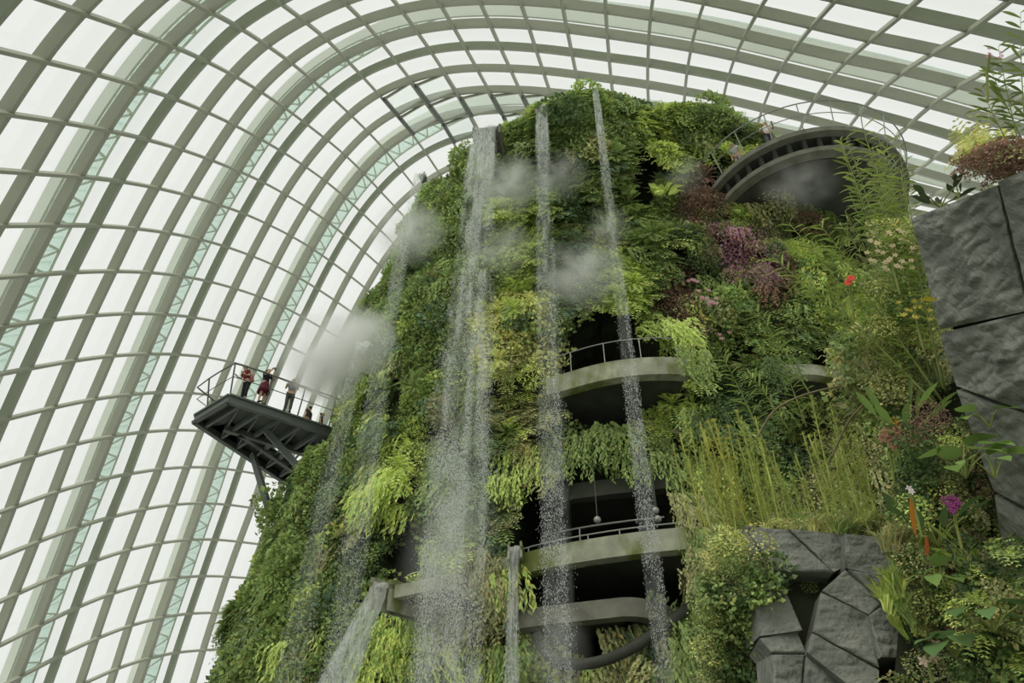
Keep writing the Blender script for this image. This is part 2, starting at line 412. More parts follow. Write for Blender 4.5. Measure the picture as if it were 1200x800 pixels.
# external arches: a deep steel web standing outside the glass over every fourth rib, with a laced glazed flange
for a in range(A0, A1 + 1):
    if (a - 2) % 4: continue
    i = (a - A0) * SUB
    def arch_at(j):
        k = min(1, max(0, (bs[j] + 6) / 4)); k = k * k * (3 - 2 * k)     # 0 over the crown, 1 on the left flank
        return 1.5 - 0.85 * k, 0.15 + 0.9 * k, 1.75 + 1.25 * k, GP[i, j], GN[i, j], dA[i, j]
    mb = MB(); ml = MB(); mg = MB()
    for j in range(0, len(bs) - 1):
        top0, W0, W1, p, n0, s0 = arch_at(j)
        top1, X0, X1, q, n1, s1 = arch_at(j + 1)
        if min(p[2], q[2]) < LOW: continue
        mb.ribbon([[Vector(p + s0*x + n0*y) for x, y in ((-.1,.2),(.1,.2),(.1,top0),(-.1,top0))],
                   [Vector(q + s1*x + n1*y) for x, y in ((-.1,.2),(.1,.2),(.1,top1),(-.1,top1))]])
        if j % 2 == 0:
            ml.beam(p + s0*W0 + n0*top0, q + s1*X1 + n1*top1, 0.10, 0.10)
        else:
            ml.beam(p + s0*W1 + n0*top0, q + s1*X0 + n1*top1, 0.10, 0.10)
        ml.beam(p + s0*W1 + n0*top0, q + s1*X1 + n1*top1, 0.12, 0.12)
        mg.ribbon([[Vector(p + s0*x + n0*y) for x, y in ((W0,top0+.1),(W1,top0+.1),(W1,top0+.16),(W0,top0+.16))],
                   [Vector(q + s1*x + n1*y) for x, y in ((X0,top1+.1),(X1,top1+.1),(X1,top1+.16),(X0,top1+.16))]])
    for bb, mm in ((mb, 'arch'), (ml, 'arch'), (mg, 'glass_green')):
        nt_ += 1
        tag(bb.build('trim_%d' % nt_, M[mm]), kind='structure')

# opened roof vents near the crown: dark framed sashes hinged inward
nv = 0
for (a, b) in [(8,-3),(9,-3),(8,-2),(9,-2),(10,-3),(9,-4),(9,-5),(10,-5),(9,-6)]:
    c4 = dome([(a+.08, b-.06), (a+.92, b-.06), (a+.92, b-.9), (a+.08, b-.9)])
    i = (a - A0) * SUB + 2; j = (b - B0) * SUB
    n = GN[i, j]
    drop = 0.3
    P4 = [Vector(c4[0] - n*0.38), Vector(c4[1] - n*0.38), Vector(c4[2] - n*(0.30+drop*0)), Vector(c4[3] - n*(0.30+drop*0))]
    P4 = [Vector(c4[0] - n*(0.35+drop)), Vector(c4[1] - n*(0.35+drop)), Vector(c4[2] - n*0.33), Vector(c4[3] - n*0.33)]
    nv += 1
    root = empty('window_%d' % nv, P4[0]); tag(root, kind='structure')
    mb = MB()
    for k in range(4):
        mb.beam(P4[k] - P4[0], P4[(k+1) % 4] - P4[0], 0.14, 0.14, n)
    mb.build('sash', M['steel'], root)
    mb = MB(); mb.beam(P4[0] - P4[0], P4[1] - P4[0], 0.22, 0.3, n); mb.build('hinge_rail', M['dark_steel'], root)
    g = MB(); g.prism([p - P4[0] for p in P4], Vector(n) * 0.02)
    g.build('pane', M['glass'], root)

# floor
mb = MB(); mb.box((-24, -6, -0.3), (34, 62, 0.0))
tag(mb.build('floor', M['floor']), kind='structure')

# ================================================================== THE PLANTED MOUNTAIN
MZ  = [0,   6,   10,  14,  18,  22,  26,  29,  31.4, 33.0, 34.0, 34.6]
MXL = [-13, -11.4, -10.7, -9.9,-7.9,-7.9,-6.6,-5.2,-3.9, -2.6, .5,  5]
MXR = [26, 26, 26, 25.5,24.5,23,21.5,19.5,16.5,14,11.5,8]
MYF = [22,22,22,22,22,22,21.8,21.5,21.2,21.4,22.3,25]
MYB = [44,43,42,41,40,39,38,36,34,32.5,30,28]
def msurf(th, z):
    xl, xr, yf, yb = [np.interp(z, MZ, v) for v in (MXL, MXR, MYF, MYB)]
    cx = (xl+xr)/2; rx = (xr-xl)/2; cyy = (yf+yb)/2; ry = (yb-yf)/2
    n = 2.5
    m = (np.abs(np.sin(th))**n + np.abs(np.cos(th))**n)**(-1/n)
    return np.stack([cx + rx*np.sin(th)*m, cyy - ry*np.cos(th)*m, z + 0*th], -1)
CAVE = [   # openings of the terraces in the planted wall, traced in the photograph and cut 5 m deep
    [(655,382),(700,366),(752,372),(764,402),(800,415),(803,440),(792,470),(720,490),(652,492),(648,430)],
    [(612,556),(660,548),(700,552),(760,548),(788,560),(800,600),(803,640),(806,700),(760,722),(700,772),(648,772),(625,735),(618,690),(590,662),(585,640)],
    [(452,622),(470,600),(500,598),(506,668),(470,690),(448,690)],
    [(940,402),(968,398),(992,425),(988,455),(935,452)],
    [(893,196),(930,172),(985,160),(1062,180),(1075,225),(1040,250),(960,232),(915,212)],
    [(738,165),(768,160),(775,205),(770,243),(742,245),(735,205)],
    [(818,180),(850,182),(858,232),(825,220)],
]
def in_poly(px, py, poly):
    r = np.zeros(px.shape, bool); n = len(poly); j = n - 1
    for i in range(n):
        xi, yi = poly[i]; xj, yj = poly[j]
        c = ((yi > py) != (yj > py)) & (px < (xj - xi) * (py - yi) / (yj - yi + 1e-12) + xi)
        r ^= c; j = i
    return r
CDEP = [5.5, 6, 4, 3, 4, 1.6, 1.6]
def cave_id(P):
    px, py, d = proj(P)
    r = np.full(px.shape, -1)
    for k, c in enumerate(CAVE):
        r[in_poly(px, py, c) & (P[..., 1] < 30)] = k
    return r
def mnormal(th, z):
    e = 0.02
    a = msurf(th+e, z) - msurf(th-e, z); b = msurf(th, np.minimum(z+.2, 34.6)) - msurf(th, np.maximum(z-.2, 0))
    n = np.cross(a, b); n /= (np.linalg.norm(n, axis=-1, keepdims=True) + 1e-9)
    return n
def mpoint(th, z, lump=True):
    P = msurf(th, z); N = mnormal(th, z)
    k = cave_id(P)
    d = (fbm(P, 0.28, 3, 11) - 0.5) * 2.1 + (vnoise(P, 1.1, 5) - .5) * 0.5
    top = np.clip((34.6 - z) / 1.0, 0, 1)
    d = d * top * (z > 0.3) * (k < 0)
    return P + N * d[..., None], N, k
# theta spacing is finer on the side the visitor sees
th1 = np.concatenate([np.linspace(-PI, -2.2, 30)[:-1], np.linspace(-2.2, 2.2, 560), np.linspace(2.2, PI, 30)[1:]])
z1 = np.concatenate([np.linspace(0, 33, 220), np.linspace(33, 34.6, 24)[1:]])
TH, ZZ = np.meshgrid(th1, z1)
P0 = msurf(TH, ZZ); 
PM, NM, KM = mpoint(TH, ZZ)
for k, dep in enumerate(CDEP):
    m = KM == k
    nh = NM.copy(); nh[..., 2] = 0; nh /= (np.linalg.norm(nh, axis=-1, keepdims=True) + 1e-9)
    nh = nh * 0.5 + np.array([0, -0.5, 0]); 
    PM[m] = P0[m] - nh[m] / np.linalg.norm(nh[m], axis=-1, keepdims=True) * dep
Iv = np.arange(PM.shape[0]*PM.shape[1]).reshape(PM.shape[:2])
F = np.stack([Iv[:-1,:-1], Iv[:-1,1:], Iv[1:,1:], Iv[1:,:-1]], -1).reshape(-1, 4)
me = np_mesh('planted_mountain', PM.reshape(-1, 3), F)
mountain = link_mesh('planted_mountain', me, M['soil'])
tag(mountain, 'tall dark rock mountain covered with plants inside the dome', 'mountain')
cap = MB(); cap.v = [tuple(p) for p in PM[-1]]; cap.f = [tuple(range(len(th1) - 1))]
cap.build('summit', M['soil'], mountain)
# ================================================================== FOLIAGE PROTOTYPES
# local frame: x = sideways, y = outwards from the wall, z = up; a leaf is a four-cornered rhombus
def leaf4(b, t, w):
    b = np.array(b, float); t = np.array(t, float); w = np.array(w, float)
    m = b * 0.55 + t * 0.45
    return [b, m + w, t, m - w]
def _perp(d, ref):
    c = np.cross(d, ref); n = np.linalg.norm(c)
    return c / n if n > 1e-6 else np.array([1., 0, 0])
def unit(v):
    v = np.asarray(v, float); return v / (np.linalg.norm(v) + 1e-9)
def proto_fern(r, nf=9, L=1.0, pairs=9, droop=0.9):
    q = []
    for k in range(nf):
        ph = 2 * PI * (k + r.uniform(-.3, .3)) / nf
        d = unit([math.cos(ph) * .9, .75, math.sin(ph) * .9 + .15])
        l = L * r.uniform(.7, 1.05)
        pts = [d * l * s + np.array([0, 0, -1]) * droop * l * s * s * .6 for s in np.linspace(0.06, 1, pairs + 1)]
        for i in range(pairs):
            t = unit(pts[i + 1] - pts[i]); sd = _perp(t, np.array([0, .6, .8]))
            s = i / pairs
            ll = .26 * L * math.sin(PI * (s * .82 + .14))
            for sg in (-1, 1):
                tip = pts[i] + (sd * sg * .93 + t * .35) * ll + np.array([0, 0, -.10]) * ll
                q.append(leaf4(pts[i], tip, t * L * .047))
    return np.array(q)
def proto_mound(r, n=150, R=.6, ls=.13, flat=.6, asp=.36):
    q = []
    for k in range(n):
        a = r.uniform(0, 2 * PI); rr = math.sqrt(r.random()) * R
        h = math.sqrt(max(0, 1 - (rr / R) ** 2)) * R * flat * r.uniform(.55, 1.08)
        p = np.array([math.cos(a) * rr, h, math.sin(a) * rr])
        d = unit(np.array([math.cos(a) * rr, h * 1.2, math.sin(a) * rr]) + r.normal(0, .28, 3) + np.array([0, 0, -.25 * R]))
        sd = unit(np.cross(d, r.normal(0, 1, 3)))
        nrm = np.cross(d, sd)
        l = ls * r.uniform(.6, 1.35)
        t = unit(sd + d * .4)
        q.append(leaf4(p, p + t * l, unit(np.cross(t, unit(d + np.array([0, 0, .8])))) * l * asp))
    return np.array(q)
def proto_hang(r, ns=16, L=1.2, per=10, R=.5, lw=.03):
    q = []
    for k in range(ns):
        x = r.uniform(-R, R); y0 = r.uniform(.1, .35); l = L * r.uniform(.5, 1.1)
        bx = r.uniform(-.12, .12)
        for i in range(per):
            s = i / per
            p = np.array([x + bx * s, y0 + .25 * math.sin(min(1, s * 3) * PI / 2), .25 - l * s])
            d = unit([r.uniform(-.6, .6), r.uniform(.0, .5), -1])
            ll = l / per * r.uniform(1.4, 2.2)
            q.append(leaf4(p, p + d * ll, unit(np.cross(d, [r.uniform(-.5,.5), 1, 0])) * lw * r.uniform(.7, 1.4)))
    return np.array(q)
def proto_broad(r, n=12, L=.7):
    q = []
    for k in range(n):
        ph = r.uniform(0, 2 * PI); d = unit([math.cos(ph), .8, math.sin(ph) * .8 + .45])
        l = L * r.uniform(.6, 1.1); b = d * l * .3
        sd = _perp(d, np.array([0, .3, 1.])); w = l * .2
        m = b + d * l * .45; t = m + d * l * .35 + np.array([0, 0, -.35]) * l
        q.append(np.array([b, b * .5 + m * .5 + sd * w * .9, m, b * .5 + m * .5 - sd * w * .9]))
        q.append(np.array([b * .5 + m * .5 + sd * w * .9, m + sd * w * .75, t, m]))
        q.append(np.array([b * .5 + m * .5 - sd * w * .9, m, t, m - sd * w * .75]))
    return np.array(q)
def proto_grass(r, n=40, L=.8, w=.018, spread=.7):
    q = []
    for k in range(n):
        ph = r.uniform(0, 2 * PI); sp = r.uniform(.1, spread)
        d = unit([math.cos(ph) * sp, abs(math.sin(ph)) * sp + .15, 1])
        l = L * r.uniform(.5, 1.1)
        b = np.array([r.uniform(-.12, .12), 0, r.uniform(-.05, .05)])
        m = b + d * l * .6; t = m + unit(d + np.array([math.cos(ph) * .5, .3, -.7])) * l * .45
        s = _perp(d, np.array([math.sin(ph), 1, 0])) * w
        q.append(np.array([b - s, b + s, m + s, m - s])); q.append(np.array([m - s, m + s, t + s * .2, t - s * .2]))
    return np.array(q)
pr = np.random.default_rng(3)
PROTO = {
    'fern':  [proto_fern(pr, 10, .95, 9) for _ in range(4)],
    'sfern': [proto_fern(pr, 8, .6, 7, 1.2) for _ in range(3)],
    'mound': [proto_mound(pr, 190, .62, .15) for _ in range(4)],
    'fine':  [proto_mound(pr, 300, .58, .085, .65, .32) for _ in range(4)],
    'hang':  [proto_hang(pr) for _ in range(4)],
    'broad': [proto_broad(pr) for _ in range(4)],
    'grass': [proto_grass(pr) for _ in range(3)],
}
# plant colours, before haze is put into them below
TINT = {
    'mid':   srgb(134, 156, 66), 'deep': srgb(92, 118, 56), 'lime': srgb(182, 202, 70), 'olive': srgb(158, 158, 90),
    'blue':  srgb(104, 132, 92), 'yellow': srgb(196, 198, 96), 'brown': srgb(128, 96, 72), 'pink': srgb(158, 104, 122), 'dark': srgb(66, 88, 44),
}
for _k, _c in TINT.items():
    _g = sum(_c) / 3 * 1.12
    TINT[_k] = tuple((c * .74 + _g * .26) * 1.42 for c in _c)  # greyed and brightened, so haze and extra light sit in the leaf colours
def foliage(name, kind, P, N, size, tints, mat=None, jit=.22):
    """one mesh of many clumps; P, N (m,3), size (m,), tints (m,3)"""
    m = len(P)
    if m == 0: return None
    Vs, Cs = [], []
    pick = rng.integers(0, len(PROTO[kind]), m)
    H = N.copy(); H[:, 2] *= .55; H /= np.linalg.norm(H, axis=1, keepdims=True)
    S = np.cross(H, np.array([0, 0, 1.])); S /= (np.linalg.norm(S, axis=1, keepdims=True) + 1e-9)
    U = np.cross(S, H)
    ro = rng.normal(0, .3, m); c, s = np.cos(ro)[:, None], np.sin(ro)[:, None]
    S, U = S * c + U * s, U * c - S * s
    for v in range(len(PROTO[kind])):
        I = np.where(pick == v)[0]
        if len(I) == 0: continue
        Q = PROTO[kind][v]; nq = len(Q); q = Q.reshape(-1, 3)
        W = (q[None, :, 0:1] * S[I][:, None] + q[None, :, 1:2] * H[I][:, None] + q[None, :, 2:3] * U[I][:, None]) * size[I][:, None, None] + P[I][:, None]
        lj = 1 + rng.normal(0, jit, (len(I), nq, 1))
        C = tints[I][:, None, :] * np.clip(lj, .45, 1.7)
        hue = rng.normal(0, .10, (len(I), nq))
        C[..., 0] *= 1 + hue; C[..., 2] *= 1 - hue * .5
        Vs.append(W.reshape(-1, 3)); Cs.append(np.repeat(C.reshape(-1, 3), 4, axis=0))
    V = np.concatenate(Vs); C = np.clip(np.concatenate(Cs), 0, 1)
    F = np.arange(len(V)).reshape(-1, 4)
    me = np_mesh(name, V, F, C)
    return link_mesh(name, me, mat or M['leaf'])

# ------------------------------------------------------------------ the green wall carpet
NC = 15000
th = rng.uniform(-2.0, 1.9, NC); z = rng.uniform(4.0, 34.5, NC)
P, N, K = mpoint(th, z)
px, py, _ = proj(P)
P0c = msurf(th, z)
view = (CAM[0] - P[:, 0], CAM[1] - P[:, 1], CAM[2] - P[:, 2])
fac = (np.stack(view, 1) * N).sum(1) / np.linalg.norm(np.stack(view, 1), axis=1)
ok = (K < 0) & (fac > -.35) & (px > -60) & (px < 1290) & (py > -60) & (py < 900)
P, N, px, py, z, th = P[ok], N[ok], px[ok], py[ok], z[ok], th[ok]
# growth pattern: patches of one species, hand-placed where the photo shows them, else by chance
SEED = [  # px, py, radius px, kind, tint
    (690,150,60,'mound','mid'),(820,145,50,'mound','mid'),(780,175,45,'fern','lime'),(715,200,35,'fern','mid'),(650,160,30,'fern','mid'),(760,190,40,'fern','mid'),(560,190,40,'mound','mid'),  # summit patches lighter, strong sky light put into their tints
    (880,215,60,'sfern','lime'),(840,195,30,'sfern','lime'),(820,240,40,'fine','brown'),(910,245,50,'fine','olive'),(940,220,30,'fine','brown'),(870,310,42,'fine','pink'),
    (905,335,30,'fine','brown'),(760,290,60,'fern','mid'),(740,330,50,'fern','lime'),(770,410,50,'hang','lime'),(800,350,45,'fine','brown'),(850,370,50,'mound','mid'),
    (600,200,45,'fern','mid'),(610,300,60,'fern','lime'),(590,400,60,'mound','yellow'),(600,450,40,'sfern','lime'),(600,500,40,'fern','olive'),(606,560,34,'hang','lime'),
    (560,330,50,'mound','mid'),(470,350,50,'mound','mid'),(440,470,50,'sfern','lime'),(460,580,45,'hang','lime'),(480,540,40,'sfern','lime'),(410,520,50,'mound','mid'),
    (360,600,60,'mound','mid'),(330,680,60,'mound','mid'),(300,740,50,'fern','mid'),(350,760,55,'mound','mid'),(400,700,60,'mound','mid'),(300,640,50,'mound','mid'),(390,600,55,'mound','deep'),(530,250,50,'mound','mid'),(520,420,55,'mound','mid'),(280,790,70,'mound','mid'),(430,640,50,'mound','deep'),
    (720,520,60,'hang','mid'),(790,540,45,'hang','mid'),(790,470,36,'fern','lime'),(690,500,30,'grass','mid'),(460,740,60,'hang','lime'),(560,700,60,'hang','olive'),
    (560,770,50,'hang','mid'),(620,740,30,'hang','lime'),(720,790,50,'hang','olive'),(770,740,50,'hang','mid'),(830,540,60,'hang','mid'),(800,660,50,'hang','olive'),
    (520,620,50,'mound','mid'),(900,400,60,'fern','mid'),(860,480,50,'fern','deep'),(930,510,50,'grass','mid'),(970,320,60,'grass','lime'),(1000,400,60,'grass','lime'),
    (880,560,50,'grass','mid'),(1000,500,60,'fine','olive'),(1040,330,50,'fine','olive'),(960,270,50,'fern','mid'),(1000,260,40,'grass','mid'),(650,200,40,'fern','deep'),(650,320,40,'fern','deep'),
]
kinds = ['fern', 'mound', 'fine', 'hang', 'sfern', 'broad', 'grass']
rk = vnoise(P, .45, 21); rt = vnoise(P, .55, 31)
lab_k = np.select([rk < .3, rk < .56, rk < .68, rk < .82, rk < .9], [0, 1, 2, 4, 3], 6)
tn = list(TINT)
lab_t = np.select([rt < .3, rt < .5, rt < .62, rt < .72, rt < .85], [1, 0, 3, 4, 0], 2)
best = np.full(len(P), 1.0)
wob = (vnoise(P, .9, 41) - .5) * 1.1 + rng.normal(0, .12, len(P))
for (sx, sy, sr, sk, st) in SEED:
    d = np.hypot(px - sx, (py - sy) * .85) / sr + wob
    m = d < best
    best[m] = d[m]; lab_k[m] = kinds.index(sk); lab_t[m] = tn.index(st)
# a few strays of other species inside every patch
st_ = rng.random(len(P)); lab_k = np.where(st_ < .22, rng.integers(0, 5, len(P)), lab_k)
lab_k = np.where((st_ > .985), 5, lab_k)
tints = np.array([TINT[t] for t in tn])[lab_t]
ms_ = rng.random(len(P)) < .25
tints[ms_] = np.array([TINT[t] for t in tn])[rng.integers(0, 5, ms_.sum())]
tints = tints * (1 + rng.normal(0, .2, (len(P), 1))).clip(.5, 1.5)
size = rng.uniform(.65, 1.25, len(P))
lump = (fbm(P, .75, 2, 77) - .5) * 1.5
P = P + N * np.clip(lump, -.15, .9)[:, None]
names = {'fern': ('fern_foliage', 'green fern fronds covering the planted mountain'),
         'mound': ('shrub_foliage', 'leafy green shrubs and creepers covering the planted mountain'),
         'fine': ('heath_foliage', 'small leaved olive and purple bushes covering the planted mountain'),
         'hang': ('hanging_foliage', 'long trailing plants hanging down the planted mountain'),
         'sfern': ('young_fern_foliage', 'short bright fern rosettes covering the planted mountain'),
         'broad': ('broad_leaf_foliage', 'scattered broad glossy leaves on the planted mountain'),
         'grass': ('grass_foliage', 'tufts of arching grass on the planted mountain')}
for ki, k in enumerate(kinds):
    I = np.where(lab_k == ki)[0]
    if k in ('fine',): size[I] *= 1.05
    o = foliage(names[k][0], k, P[I], N[I], size[I], tints[I])
    if o: tag(o, names[k][1], 'foliage', kind='stuff')
# ================================================================== TERRACES
def lerp_path(pts, step=0.4):
    out = []
    for a, b in zip(pts[:-1], pts[1:]):
        n = max(1, int((Vector(b) - Vector(a)).length / step))
        for i in range(n): out.append(Vector(a).lerp(Vector(b), i / n))
    out.append(Vector(pts[-1])); return out
def smooth_path(P, n=3):
    for _ in range(n):
        Q = [P[0]]
        for a, b in zip(P[:-1], P[1:]): Q += [a.lerp(b, .25), a.lerp(b, .75)]
        Q.append(P[-1]); P = Q
    return P
INW = Vector((8, 32, 0))
def slab(name, label, cat, px_pts, zref, thick, depth, mat='concrete', lip=0.12, group=None):
    """curved terrace slab: outer edge follows px_pts at the level zref, body reaches back into the mountain"""
    P = smooth_path([at_z(x, y, zref) for x, y in px_pts], 3)
    root = empty(name, P[len(P) // 2]); o0 = root.location
    tag(root, label, cat, group)
    f = MB(); d = MB()
    r1, r2 = [], []
    for i, p in enumerate(P):
        t = (P[min(i + 1, len(P) - 1)] - P[max(i - 1, 0)]); t.z = 0; t.normalize()
        inn = Vector((-t.y, t.x, 0))
        if inn.y < 0: inn = -inn
        p = p - o0
        r1.append([p, p + Vector((0, 0, -thick)), p + inn * .35 + Vector((0, 0, -thick - .03)), p + inn * .35 + Vector((0, 0, lip)), p + Vector((0,0,lip))])
        r2.append([p + inn * .35 + Vector((0, 0, -.02)), p + inn * .35 + Vector((0, 0, -thick * .8)), p + inn * depth + Vector((0, 0, -thick * .8)), p + inn * depth + Vector((0, 0, -.02))])
    f.ribbon(r1); d.ribbon(r2)
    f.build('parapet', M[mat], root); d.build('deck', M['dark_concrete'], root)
    return root, P
def railing(name, label, P, h, back=.2, r=.022, rails=(1.0,), every=1.3, cat='railing', lean=0.0, group=None):
    root = empty(name, P[0]); tag(root, label, cat, group); o0 = P[0]
    Q = []
    for i, p in enumerate(P):
        t = (P[min(i + 1, len(P) - 1)] - P[max(i - 1, 0)]); t.z = 0; t.normalize()
        inn = Vector((-t.y, t.x, 0))
        if inn.y < 0: inn = -inn
        Q.append((p + inn * back - o0, inn))
    for k in rails:
        mb = MB(); mb.tube([q + Vector((0, 0, h * k)) - inn * lean * k for q, inn in Q], r if k == 1 else r * .7, 6)
        ro = mb.build('handrail' if k == 1 else 'mid_rail', M['rail'], root)
        if k == 1: hr = ro
    acc = every * .5
    for i in range(1, len(Q)):
        acc += (Q[i][0] - Q[i - 1][0]).length
        if acc >= every:
            acc = 0; q, inn = Q[i]
            mb = MB(); mb.tube([q, q + Vector((0, 0, h)) - inn * lean], r * .9, 6)
            mb.build('post', M['rail'], hr)
    return root
z1_ = at_Y(700, 428, 20.4).z
s1, P1 = slab('terrace', 'curved pale concrete terrace edge below the upper dark opening', 'terrace', [(640,446),(660,441),(700,429),(745,422),(785,421),(806,423)], z1_, .6, 5)
railing('railing', 'thin metal railing on the curved terrace of the upper opening', P1[6:], 1.05, .12, .02, (1.0,), 1.25)
zr_ = at_Y(955, 430, 20.2).z
sr, PR = slab('terrace', 'short pale concrete terrace edge half hidden in plants on the right', 'terrace', [(915,432),(940,429),(965,431),(1000,441)], zr_, .32, 3)
z2_ = at_Y(700, 634, 20.1).z
s2, P2 = slab('terrace', 'long mossy concrete terrace edge across the big dark opening', 'terrace', [(560,668),(600,656),(640,645),(700,634),(760,626),(803,622)], z2_, .52, 5.5)
railing('railing', 'low pale railing along the mossy terrace of the big opening', P2[12:], .30, .1, .022, (1.0,), .95)
pin = [p + Vector((0, 2.4, 0)) for p in P2[20:]]
railing('railing', 'grey railing further inside the big dark opening', pin, 1.55, .1, .03, (1.0, .5), 2.2)
z3_ = at_Y(700, 709, 20.6).z
s3, P3 = slab('terrace', 'grey green concrete terrace edge lowest in the big opening', 'terrace', [(590,724),(625,716),(700,708),(742,703),(775,711),(815,727)], z3_, .40, 5, 'weathered')
z4_ = at_Y(475, 688, 20.8).z
s4, P4_ = slab('terrace', 'thin concrete ledge in the small opening by the left low water spout', 'terrace', [(440,694),(470,689),(510,680)], z4_, .25, 4)
# curb bowl under the lowest opening
mb = MB(); c = smooth_path([at_Y(x, y, 20.6) for x, y in [(628,742),(640,768),(665,779),(700,777),(738,762),(772,738),(812,708)]], 3)
mb.tube(c, .15, 8)
tag(mb.build('concrete_curb', M['dark_concrete'], smooth=True), 'swooping grey curb under the lowest dark opening', 'curb')
# ceilings inside the openings
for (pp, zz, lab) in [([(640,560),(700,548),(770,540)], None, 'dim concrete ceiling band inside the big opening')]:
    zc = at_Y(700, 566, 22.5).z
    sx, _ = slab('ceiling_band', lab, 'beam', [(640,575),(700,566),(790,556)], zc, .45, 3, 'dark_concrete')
# pale round globes on cords, standing for people inside the opening
for (x, y, lab) in [(700,609,'small round pale globe in the middle of the big dark opening'),(768,598,'small round pale globe at the right of the big opening'),(771,608,'lower of the two pale globes at the right of the opening')]:
    p = at_Y(x, y, 21.2)
    root = empty('hanging_globe', p); tag(root, lab, 'lamp')
    mb = MB()
    r_ = .12; n = 8
    mb.tube([Vector((0, 0, r_ * math.cos(t))) for t in np.linspace(PI * .03, PI * .97, 9)], [r_ * math.sin(t) for t in np.linspace(PI * .03, PI * .97, 9)], 12)
    mb.build('pale_globe', M['rail'], root, smooth=True)
    mb = MB(); mb.tube([Vector((0, 0, .1)), Vector((0, 0, 1.6))], .012, 5); mb.build('cord', M['dark_steel'], root)

# ================================================================== WATER SPOUTS AND WATERFALLS
def spout(name, label, a, b, back, h=.45, wall=.1, mat='concrete'):
    """open channel: lip from a to b, running back by the vector"""
    a, b, back = Vector(a), Vector(b), Vector(back); o0 = (a + b) / 2
    root = empty(name, o0); tag(root, label, 'water spout')
    a = a - o0; b = b - o0; s = (b - a).normalized()
    mb = MB(); mb.prism([a - s*wall, b + s*wall, b + s*wall + back, a - s*wall + back], (0, 0, -.12)); mb.build('channel_floor', M[mat], root)
    for e, sg in ((a, -1), (b, 1)):
        p = e + s * wall * sg
        mb = MB(); mb.prism([p + Vector((0,0,-h)), e + Vector((0,0,-h)), e + Vector((0,0,.14)), p + Vector((0,0,.14))], back); mb.build('side_wall', M[mat], root)
    return root
def mat_drops():
    m, nt, out = mat_new('falling_water_drops')
    b = principled(nt, (.93, .95, .94), .25, .6)
    t = nt.nodes.new('ShaderNodeBsdfTranslucent'); t.inputs['Color'].default_value = (.95, .97, .95, 1)
    ms = nt.nodes.new('ShaderNodeMixShader'); ms.inputs[0].default_value = .5
    nt.links.new(b.outputs[0], ms.inputs[1]); nt.links.new(t.outputs[0], ms.inputs[2])
    tr = nt.nodes.new('ShaderNodeBsdfTransparent')
    m2 = nt.nodes.new('ShaderNodeMixShader'); m2.inputs[0].default_value = .56
    nt.links.new(tr.outputs[0], m2.inputs[1]); nt.links.new(ms.outputs[0], m2.inputs[2])
    nt.links.new(m2.outputs[0], out.inputs['Surface'])
    return m
M['drops'] = mat_drops()
def mat_veil():
    m, nt, out = mat_new('falling_water_veil')
    b = principled(nt, (.9, .93, .92), .3, .5)
    t = nt.nodes.new('ShaderNodeBsdfTranslucent'); t.inputs['Color'].default_value = (.95, .97, .95, 1)
    ms = nt.nodes.new('ShaderNodeMixShader'); ms.inputs[0].default_value = .5
    nt.links.new(b.outputs[0], ms.inputs[1]); nt.links.new(t.outputs[0], ms.inputs[2])
    tr = nt.nodes.new('ShaderNodeBsdfTransparent')
    at = nt.nodes.new('ShaderNodeAttribute'); at.attribute_name = 'Col'
    tc = nt.nodes.new('ShaderNodeTexCoord'); mp = nt.nodes.new('ShaderNodeMapping'); mp.inputs['Scale'].default_value = (13, 3, 1.6)
    n = nt.nodes.new('ShaderNodeTexNoise'); n.inputs['Scale'].default_value = 1; n.inputs['Detail'].default_value = 6; n.inputs['Roughness'].default_value = .7
    nt.links.new(tc.outputs['Object'], mp.inputs['Vector']); nt.links.new(mp.outputs[0], n.inputs['Vector'])
    mr = nt.nodes.new('ShaderNodeMapRange'); mr.inputs['From Min'].default_value = .36; mr.inputs['From Max'].default_value = .66
    mr.inputs['To Min'].default_value = .15; mr.inputs['To Max'].default_value = 1.25
    nt.links.new(n.outputs['Fac'], mr.inputs['Value'])
    mu = nt.nodes.new('ShaderNodeMath'); mu.operation = 'MULTIPLY'; mu.use_clamp = True
    nt.links.new(mr.outputs[0], mu.inputs[0]); nt.links.new(at.outputs['Fac'], mu.inputs[1])
    m2 = nt.nodes.new('ShaderNodeMixShader')
    nt.links.new(mu.outputs[0], m2.inputs[0]); nt.links.new(tr.outputs[0], m2.inputs[1]); nt.links.new(ms.outputs[0], m2.inputs[2])
    nt.links.new(m2.outputs[0], out.inputs['Surface'])
    return m
M['veil'] = mat_veil()
